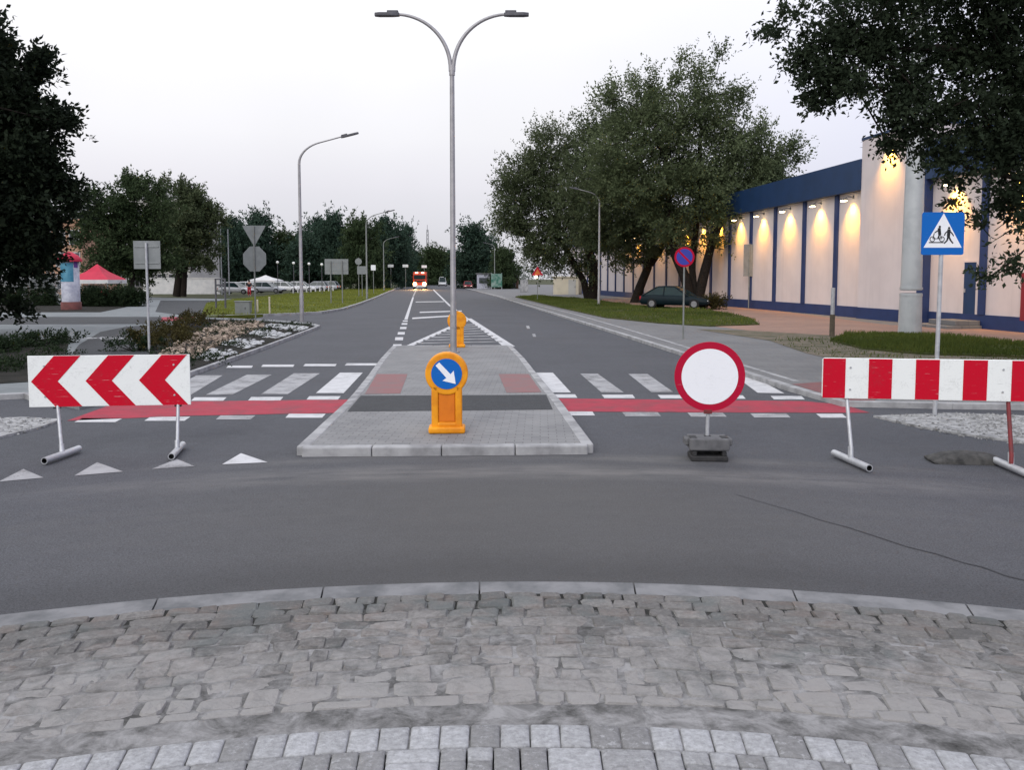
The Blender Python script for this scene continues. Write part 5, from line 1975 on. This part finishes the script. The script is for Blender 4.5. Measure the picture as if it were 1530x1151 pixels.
# poster column
D = 50.0
c = at(105, HZ, D)
root = empty('poster_column', (c.x, D, SW), 'round advertising column with red cap, blue and white posters', 'advertising column')
zt = lambda y: at(105, y, D).z - SW
s = D / F
mb = MB(); mb.lathe([(14 * s, 0), (14 * s, zt(452)), (13 * s, zt(451))], n=28); mb.build('base', M['brick_red'], root)
mb = MB(); mb.lathe([(12.5 * s, zt(452)), (12.5 * s, zt(390)), (0, zt(390))], n=28); mb.build('drum', M['poster_white'], root)
mb = MB()
for a0, a1, y0, y1 in ((205, 318, 421, 393),):
    vs, fs = [], []
    for k in range(9):
        an = R(a0 + (a1 - a0) * k / 8)
        for y in (y0, y1):
            vs.append((12.75 * s * math.cos(an), 12.75 * s * math.sin(an), zt(y)))
    for k in range(8):
        fs.append((2 * k, 2 * k + 2, 2 * k + 3, 2 * k + 1))
    mb.add(vs, fs, 0, True)
mb.build('poster', M['poster_blue'], root)
mb = MB()
vs, fs = [], []
for k in range(7):
    an = R(322 + 30 * k / 6)
    for y in (400, 384):
        vs.append((12.8 * s * math.cos(an), 12.8 * s * math.sin(an), zt(y)))
for k in range(6):
    fs.append((2 * k, 2 * k + 2, 2 * k + 3, 2 * k + 1))
mb.add(vs, fs, 0, True)
mb.build('poster', M['poster_purple'], root)
mb = MB(); mb.lathe([(16.5 * s, zt(391)), (17 * s, zt(388)), (12 * s, zt(382)), (4 * s, zt(377)), (0, zt(376))], n=28); mb.build('cap', M['tent_red'], root)

# ------------------------------------------------------------------ houses on the left
def house(px0, px1, D, ytop, depth, wallmat, label, roof_h, name='town_house', floors=3, bays=4, cornice=True):
    a, b = at(px0, HZ, D), at(px1, HZ, D)
    W = b.x - a.x
    Hh = at((px0 + px1) / 2, ytop, D).z
    root = empty(name, ((a.x + b.x) / 2, D, 0), label, 'house')
    mb = MB(); mb.box((0, depth / 2, Hh / 2 - .05), (W, depth, Hh)); mb.build('wall', M[wallmat], root)
    if cornice:
        mb = MB(); mb.box((0, depth / 2, Hh - .02), (W + .7, depth + .7, .45)); mb.box((0, depth / 2, Hh - .5), (W + .35, depth + .35, .3)); mb.build('cornice', M[wallmat], root)
    mb = MB()
    h = W / 2 + .3
    z0 = Hh + .2
    mb.add([(-h, -.3, z0), (h, -.3, z0), (h, depth + .3, z0), (-h, depth + .3, z0), (-h * .6, depth / 2, z0 + roof_h), (h * .6, depth / 2, z0 + roof_h)], [(0, 1, 5, 4), (2, 3, 4, 5), (1, 2, 5), (3, 0, 4), (3, 2, 1, 0)])
    mb.build('roof', M['roof'], root)
    for f in range(floors):
        for k in range(bays):
            x = (k + .5) / bays * W - W / 2
            z = (f + .55) * (Hh - .8) / floors
            mb = MB(); mb.box((x, .0, z), (1.15, .10, 1.7)); wn = mb.build('window', M['window'], root)
            mb = MB()
            for dx_, dz_, wx, wz in ((0, .89, 1.35, .1), (0, -.89, 1.35, .1), (-.62, 0, .1, 1.68), (.62, 0, .1, 1.68), (0, 0, .05, 1.68)):
                mb.box((x + dx_, -.03, z + dz_), (wx, .14, wz))
            mb.build('frame', M['frame'], wn)
    return root


house(40, 124, 104, 330, 10, 'peach', 'peach-coloured house with grey roof behind the black-green tree', 2.2, bays=4)
house(200, 284, 118, 300, 12, 'cream', 'pale cream house with heavy cornice behind the bare-trunked tree', 1.0, bays=5, floors=4)
# low pale wall in front of the cream house
a, b = at(214, HZ, 104), at(328, HZ, 104)
mb = MB(); mb.box(((a.x + b.x) / 2, 104, 1.0), (b.x - a.x, .25, 2.0)); mb.box(((a.x + b.x) / 2, 104, 2.05), (b.x - a.x + .1, .4, .1))
tag(mb.build('garden_wall', M['tent_white']), 'low whitish wall beneath the cream house', 'wall')

# ------------------------------------------------------------------ small street furniture on the left
for px, lab in ((415, 'globe lamp nearest the octagon sign back'), (439, 'globe lamp just left of the lamp at the stone bed'), (462, 'globe lamp just right of the lamp at the stone bed'), (481, 'globe lamp left of the wide rectangular sign back')):
    D = 100
    c = at(px, HZ, D)
    root = empty('globe_lamp', (c.x, D, SW), lab, 'park lamp', 'white globe lamps beyond the lawn')
    zc = at(px, 393 + (px - 415) * .05, D).z
    mb = MB(); mb.tube([(0, 0, 0), (0, 0, zc - .15)], [.05, .035], 8); mb.build('post', M['lum'], root)
    mb = MB(); mb.lathe([(0, -.17), (.10, -.14), (.165, -.06), (.165, .06), (.10, .14), (0, .17)], (0, 0, zc), 14); mb.build('globe', M['globe'], root)
proto = None
for i in range(10):
    px = 438 + i * 6.6
    D = 102 + i * 2.2
    c = at(px, HZ, D)
    if proto is None:
        mb = MB(); mb.lathe([(.09, 0), (.09, .75), (.06, .82), (0, .84)], n=10)
        o = proto = mb.build('white_bollard', M['tent_white'])
    else:
        o = proto.copy(); COL.objects.link(o)
    o.location = (c.x, D, SW)
    tag(o, 'short white bollard in the row along the back of the lawn', 'bollard', 'white bollards along the back of the lawn')
for px, y0, y1, lab in ((385, 449, 469, 'thin yellowish post at the front of the lawn, next to the grey cabinet'), (403, 445, 470, 'taller yellowish post at the front of the lawn')):
    c = G(px, y1, SW)
    mb = MB(); mb.tube([(0, 0, 0), (0, 0, at(px, y0, c.y).z - SW)], [.05, .045], 8)
    mb.tube([(0, 0, at(px, y0, c.y).z - SW), (0, 0, at(px, y0, c.y).z - SW + .05)], [.06, .03], 8)
    o = mb.build('lawn_post', M['kiosk']); o.location = c
    tag(o, lab, 'post', 'yellowish posts at the front of the lawn')
c = G(364, 470, SW)
root = empty('utility_cabinet', c, 'low grey utility cabinet at the front edge of the lawn', 'cabinet')
w, h = sz(22, c.y), at(364, 451, c.y).z - SW
mb = MB(); mb.box((0, 0, h / 2), (w, .4, h)); mb.build('case', M['cabinet'], root, bevel=.02)
mb = MB(); mb.box((0, 0, h + .02), (w + .06, .46, .05)); mb.build('lid', M['cabinet'], root, bevel=.01)
mb = MB(); mb.box((w * .2, -.205, h * .5), (.03, .03, .12)); mb.build('handle', M['black'], root)
# dark double-post frame
c = G(330, 462, SW)
root = empty('notice_frame', c, 'dark two-post frame with crossbar at the left end of the lawn', 'sign frame')
hh = at(330, 416, c.y).z - SW
for s_ in (-1, 1):
    post(root, hh, .06, 'lum', (s_ * sz(7, c.y), 0))
mb = MB(); mb.box((0, 0, hh * .78), (sz(13, c.y), .06, .12)); mb.box((0, 0, hh - .05), (sz(14, c.y), .06, .1)); mb.build('crossbar', M['lum'], root)
for px, lab in ((331, 'slim pale flagpole at the corner of the cream house'), (342, 'slim pale flagpole between the cream house and the avenue trees')):
    D = 98
    c = at(px, HZ, D)
    mb = MB(); mb.tube([(0, 0, 0), (0, 0, at(px, 344, D).z)], [.09, .05], 8)
    mb.lathe([(0, -.08), (.09, 0), (0, .08)], (0, 0, at(px, 344, D).z + .05), 10)
    o = mb.build('flagpole', M['galv']); o.location = (c.x, D, 0)
    tag(o, lab, 'flagpole', 'pale flagpoles by the cream house')

# person in dark top and red trousers, walking at the back of the lawn
def person(loc, label, H=1.7, rz=0.0):
    root = empty('person', loc, label, 'person', None, rz)
    k = H / 1.7
    nodes = {'pel': ((0, 0, .92), .14), 'chest': ((0, -.02, 1.28), .16), 'neck': ((0, -.02, 1.45), .06), 'head': ((0, -.04, 1.58), .10), 'top': ((0, -.03, 1.67), .075),
             'shl': ((-.19, -.01, 1.38), .065), 'ell': ((-.25, .02, 1.12), .048), 'hal': ((-.24, -.09, .90), .035),
             'shr': ((.19, -.01, 1.38), .065), 'elr': ((.25, .02, 1.12), .048), 'har': ((.22, -.12, .93), .035),
             'hil': ((-.09, 0, .86), .10), 'knl': ((-.10, -.08, .48), .065), 'anl': ((-.10, .08, .09), .045), 'tol': ((-.10, -.08, .04), .04),
             'hir': ((.09, 0, .86), .10), 'knr': ((.10, -.10, .50), .065), 'anr': ((.10, -.2, .09), .045), 'tor': ((.10, -.36, .05), .04)}
    ed = [('pel', 'chest'), ('chest', 'neck'), ('neck', 'head'), ('head', 'top'), ('chest', 'shl'), ('shl', 'ell'), ('ell', 'hal'), ('chest', 'shr'), ('shr', 'elr'), ('elr', 'har'),
          ('pel', 'hil'), ('hil', 'knl'), ('knl', 'anl'), ('anl', 'tol'), ('pel', 'hir'), ('hir', 'knr'), ('knr', 'anr'), ('anr', 'tor')]

    def skin(name, keys, mat, grow):
        ks = list(keys)
        me = bpy.data.meshes.new(name)
        me.from_pydata([tuple(c_ * k for c_ in nodes[q_][0]) for q_ in ks], [(ks.index(a_), ks.index(b_)) for a_, b_ in ed if a_ in ks and b_ in ks], [])
        me.materials.append(M[mat])
        o_ = link(name, me, root)
        sm = o_.modifiers.new('skin', 'SKIN')
        for i_, q_ in enumerate(ks):
            r_ = nodes[q_][1] * k * grow
            me.skin_vertices[0].data[i_].radius = (r_, r_)
        me.skin_vertices[0].data[0].use_root = True
        ss = o_.modifiers.new('sub', 'SUBSURF'); ss.levels = ss.render_levels = 2
        for p_ in me.polygons: p_.use_smooth = True
        return o_
    skin('body', list(nodes), 'skin', 1.0)
    skin('trousers', ['pel', 'hil', 'knl', 'anl', 'hir', 'knr', 'anr'], 'cloth_red', 1.16)
    skin('jacket', ['pel', 'chest', 'shl', 'ell', 'shr', 'elr'], 'cloth_dark', 1.2)
    mb = MB(); mb.lathe([(0, .12), (.08, .10), (.112, .02), (.105, -.06), (.08, -.09)], (0, -.015 * k, 1.6 * k), 14); mb.build('hair', M['cloth_dark'], root)
    return root


D = 86.0
c = at(372, HZ, D)
person((c.x, D, SW + .04), 'small figure in a dark top and red trousers beyond the octagon sign', 1.72, R(20))

# ------------------------------------------------------------------ far right roadside
D = 98.0
a, b = at(827, HZ, D), at(869, HZ, D)
root = empty('utility_kiosk', ((a.x + b.x) / 2, D, 0), 'small cream utility kiosk with flat roof below the shaggy tree', 'kiosk', None, R(-18))
W = (b.x - a.x) * .92
mb = MB(); mb.box((0, 0, 1.05), (W, 1.6, 2.1)); mb.build('wall', M['kiosk'], root)
mb = MB(); mb.box((0, 0, 2.17), (W + .3, 1.9, .14)); mb.build('roof', M['kiosk'], root, bevel=.02)
mb = MB(); mb.box((W * .25, -.81, .95), (.9, .05, 1.8)); dr = mb.build('door', M['cream'], root)
mb = MB(); mb.box((W * .25 + .35, -.85, 1.0), (.05, .05, .18)); mb.build('handle', M['lum'], dr)
D = 150.0
c = at(761, HZ, D)
root = empty('brown_shed', (c.x, D + 3, 0), 'brown-red low shed right of the distant lamp', 'shed')
mb = MB(); mb.box((0, 0, 1.1), (3.4, 3, 2.2)); mb.build('wall', M['brown_build'], root)
mb = MB(); mb.add([(-1.9, -1.7, 2.2), (1.9, -1.7, 2.2), (1.9, 1.7, 2.2), (-1.9, 1.7, 2.2), (-1.9, 0, 3.1), (1.9, 0, 3.1)], [(0, 1, 5, 4), (2, 3, 4, 5), (1, 2, 5), (3, 0, 4), (3, 2, 1, 0)]); mb.build('roof', M['roof'], root)
mb = MB(); mb.box((-.6, -1.51, 1.2), (1.0, .06, .8)); mb.build('window', M['window'], root)
mb = MB(); mb.box((.8, -1.51, 1.0), (.9, .06, 1.9)); mb.build('door', M['roof'], root)
c = at(742, HZ, 140)
root = empty('banner_stand', (c.x, 140, 0), 'green and white banner stand at the distant roadside', 'banner', None, R(10))
for s_ in (-1, 1):
    post(root, 2.9, .05, 'galv', (s_ * .9, .05))
mb = MB(); mb.plate([(-.95, .5), (.95, .5), (.95, 2.8), (-.95, 2.8)], 0, .03); mb.build('panel', M['green_banner'], root)
c = at(722, HZ, 150)
root = empty('pale_kiosk', (c.x, 152, 0), 'pale violet-grey kiosk left of the green banner', 'kiosk')
mb = MB(); mb.box((0, 0, 1.4), (2.4, 2, 2.8)); mb.build('wall', M['poster_white'], root)
mb = MB(); mb.box((0, 0, 2.88), (2.8, 2.4, .16)); mb.build('roof', M['roof'], root)
mb = MB(); mb.box((0, -1.01, 1.6), (1.6, .06, 1.0)); mb.build('window', M['window'], root)
# concrete pillar on the verge
c = G(781, 436.5, SW)
o = MB(); o.prism([(-.55, -.2), (.55, -.2), (.45, .2), (-.45, .2)], 0, 1.7); o = o.build('concrete_pillar', M['kerb'], bevel=.04); o.location = (c.x + .2, c.y, SW)
tag(o, 'squat concrete pillar at the foot of the distant lamp by the gap', 'pillar')
# radio mast on the skyline
D = 320.0
c = at(639, HZ, D)
root = empty('radio_mast', (c.x, D, 0), 'thin lattice radio mast on the skyline above the red truck', 'mast')
Hm = at(639, 336, D).z
mb = MB()
for k in range(3):
    a = R(120 * k)
    mb.tube([(.9 * math.cos(a), .9 * math.sin(a), 0), (.35 * math.cos(a), .35 * math.sin(a), Hm * .92)], [.12, .09], 6)
for i in range(14):
    z = Hm * .92 * i / 14
    z2 = Hm * .92 * (i + 1) / 14
    for k in range(3):
        a, b = R(120 * k), R(120 * (k + 1))
        r0, r1 = .9 - .55 * i / 14, .9 - .55 * (i + 1) / 14
        mb.tube([(r0 * math.cos(a), r0 * math.sin(a), z), (r1 * math.cos(b), r1 * math.sin(b), z2)], .05, 4)
mb.build('lattice', M['lum'], root)
mb = MB(); mb.tube([(0, 0, Hm * .9), (0, 0, Hm)], .08, 6); mb.build('antenna', M['lum'], root)

# ------------------------------------------------------------------ light
SUN_EL, SUN_AZ = R(32), R(200)          # azimuth clockwise from +Y; behind us, to the left
wd = bpy.data.worlds.new('World')
scn.world = wd
wd.use_nodes = True
nt = wd.node_tree
bg = nt.nodes['Background']
bg.inputs['Strength'].default_value = 0.1
sky = nt.nodes.new('ShaderNodeTexSky')
sky.sky_type = 'NISHITA'
sky.sun_disc = False
sky.sun_elevation = SUN_EL
sky.sun_rotation = SUN_AZ
tc = nt.nodes.new('ShaderNodeTexCoord')
sp = nt.nodes.new('ShaderNodeSeparateXYZ')
nt.links.new(tc.outputs['Generated'], sp.inputs[0])
cr = nt.nodes.new('ShaderNodeValToRGB')
e = cr.color_ramp.elements
e[0].position, e[0].color = 0.0, (.66, .66, .72, 1)
e[1].position, e[1].color = 1.0, (.95, .98, 1.07, 1)
for pos, cl in ((.06, (.83, .815, .885)), (.11, (.94, .91, .97)), (.165, (1.0, .98, 1.01)), (.4, (1.02, 1.02, 1.03))):
    k = e.new(pos)
    k.color = (*cl, 1)
nt.links.new(sp.outputs[2], cr.inputs[0])
# the overcast is thicker (bluer, darker) to the right, brighter overhead and behind
ns = nt.nodes.new('ShaderNodeTexNoise')
ns.inputs['Scale'].default_value = 2.2
ns.inputs['Detail'].default_value = 4
nt.links.new(tc.outputs['Generated'], ns.inputs['Vector'])
mr = nt.nodes.new('ShaderNodeMapRange')
mr.inputs['From Min'].default_value, mr.inputs['From Max'].default_value = .05, .7
mr.inputs['To Min'].default_value, mr.inputs['To Max'].default_value = 0.0, .95
nt.links.new(sp.outputs[0], mr.inputs['Value'])
mx = nt.nodes.new('ShaderNodeMix'); mx.data_type = 'RGBA'
nt.links.new(mr.outputs[0], mx.inputs[0])
nt.links.new(cr.outputs[0], mx.inputs[6])
mx.inputs[7].default_value = (.72, .73, .93, 1)
up = nt.nodes.new('ShaderNodeMapRange')
up.inputs['From Min'].default_value, up.inputs['From Max'].default_value = .10, .75
up.inputs['To Min'].default_value, up.inputs['To Max'].default_value = 9.6, 16.0
nt.links.new(sp.outputs[2], up.inputs['Value'])
vm = nt.nodes.new('ShaderNodeVectorMath'); vm.operation = 'SCALE'
nt.links.new(mx.outputs[2], vm.inputs[0])
nt.links.new(up.outputs[0], vm.inputs['Scale'])
m2 = nt.nodes.new('ShaderNodeMix'); m2.data_type = 'RGBA'
m2.inputs[0].default_value = .10
cm = nt.nodes.new('ShaderNodeMapRange')
cm.inputs['From Min'].default_value, cm.inputs['From Max'].default_value = .38, .66
cm.inputs['To Min'].default_value, cm.inputs['To Max'].default_value = .955, 1.03
nt.links.new(ns.outputs['Fac'], cm.inputs['Value'])
v2 = nt.nodes.new('ShaderNodeVectorMath'); v2.operation = 'SCALE'
nt.links.new(vm.outputs[0], v2.inputs[0])
nt.links.new(cm.outputs[0], v2.inputs['Scale'])
nt.links.new(v2.outputs[0], m2.inputs[6])
nt.links.new(sky.outputs[0], m2.inputs[7])
nt.links.new(m2.outputs[2], bg.inputs['Color'])

sl_ = bpy.data.lights.new('sun', 'SUN')
sl_.energy = 1.15
sl_.angle = R(26)
sl_.color = (1.0, .97, .95)
so = bpy.data.objects.new('sun', sl_)
COL.objects.link(so)
dv = Vector((math.sin(SUN_AZ) * math.cos(SUN_EL), math.cos(SUN_AZ) * math.cos(SUN_EL), math.sin(SUN_EL)))
so.rotation_euler = dv.to_track_quat('Z', 'Y').to_euler()

# ------------------------------------------------------------------ camera and render settings
cd = bpy.data.cameras.new('camera')
cam = bpy.data.objects.new('camera', cd)
COL.objects.link(cam)
cam.location = (0, 0, EYE)
cam.rotation_euler = (R(90) - PITCH, 0, 0)
cd.sensor_fit = 'HORIZONTAL'
cd.sensor_width = 36.0
cd.lens = 36.0 * F / 1530.0
cd.shift_y = (CY - 575.5) / 1530.0
cd.clip_start = .05
cd.clip_end = 3000
scn.camera = cam
scn.view_settings.view_transform = 'Standard'
scn.view_settings.look = 'None'
scn.view_settings.exposure = 0.0
scn.view_settings.gamma = 1.0
scn.render.engine = 'CYCLES'
cy = scn.cycles
cy.use_denoising = True
try:
    cy.denoiser = 'OPENIMAGEDENOISE'
except Exception:
    pass
cy.max_bounces = 6
cy.diffuse_bounces = 3
cy.transmission_bounces = 3
cy.sample_clamp_indirect = 4.0
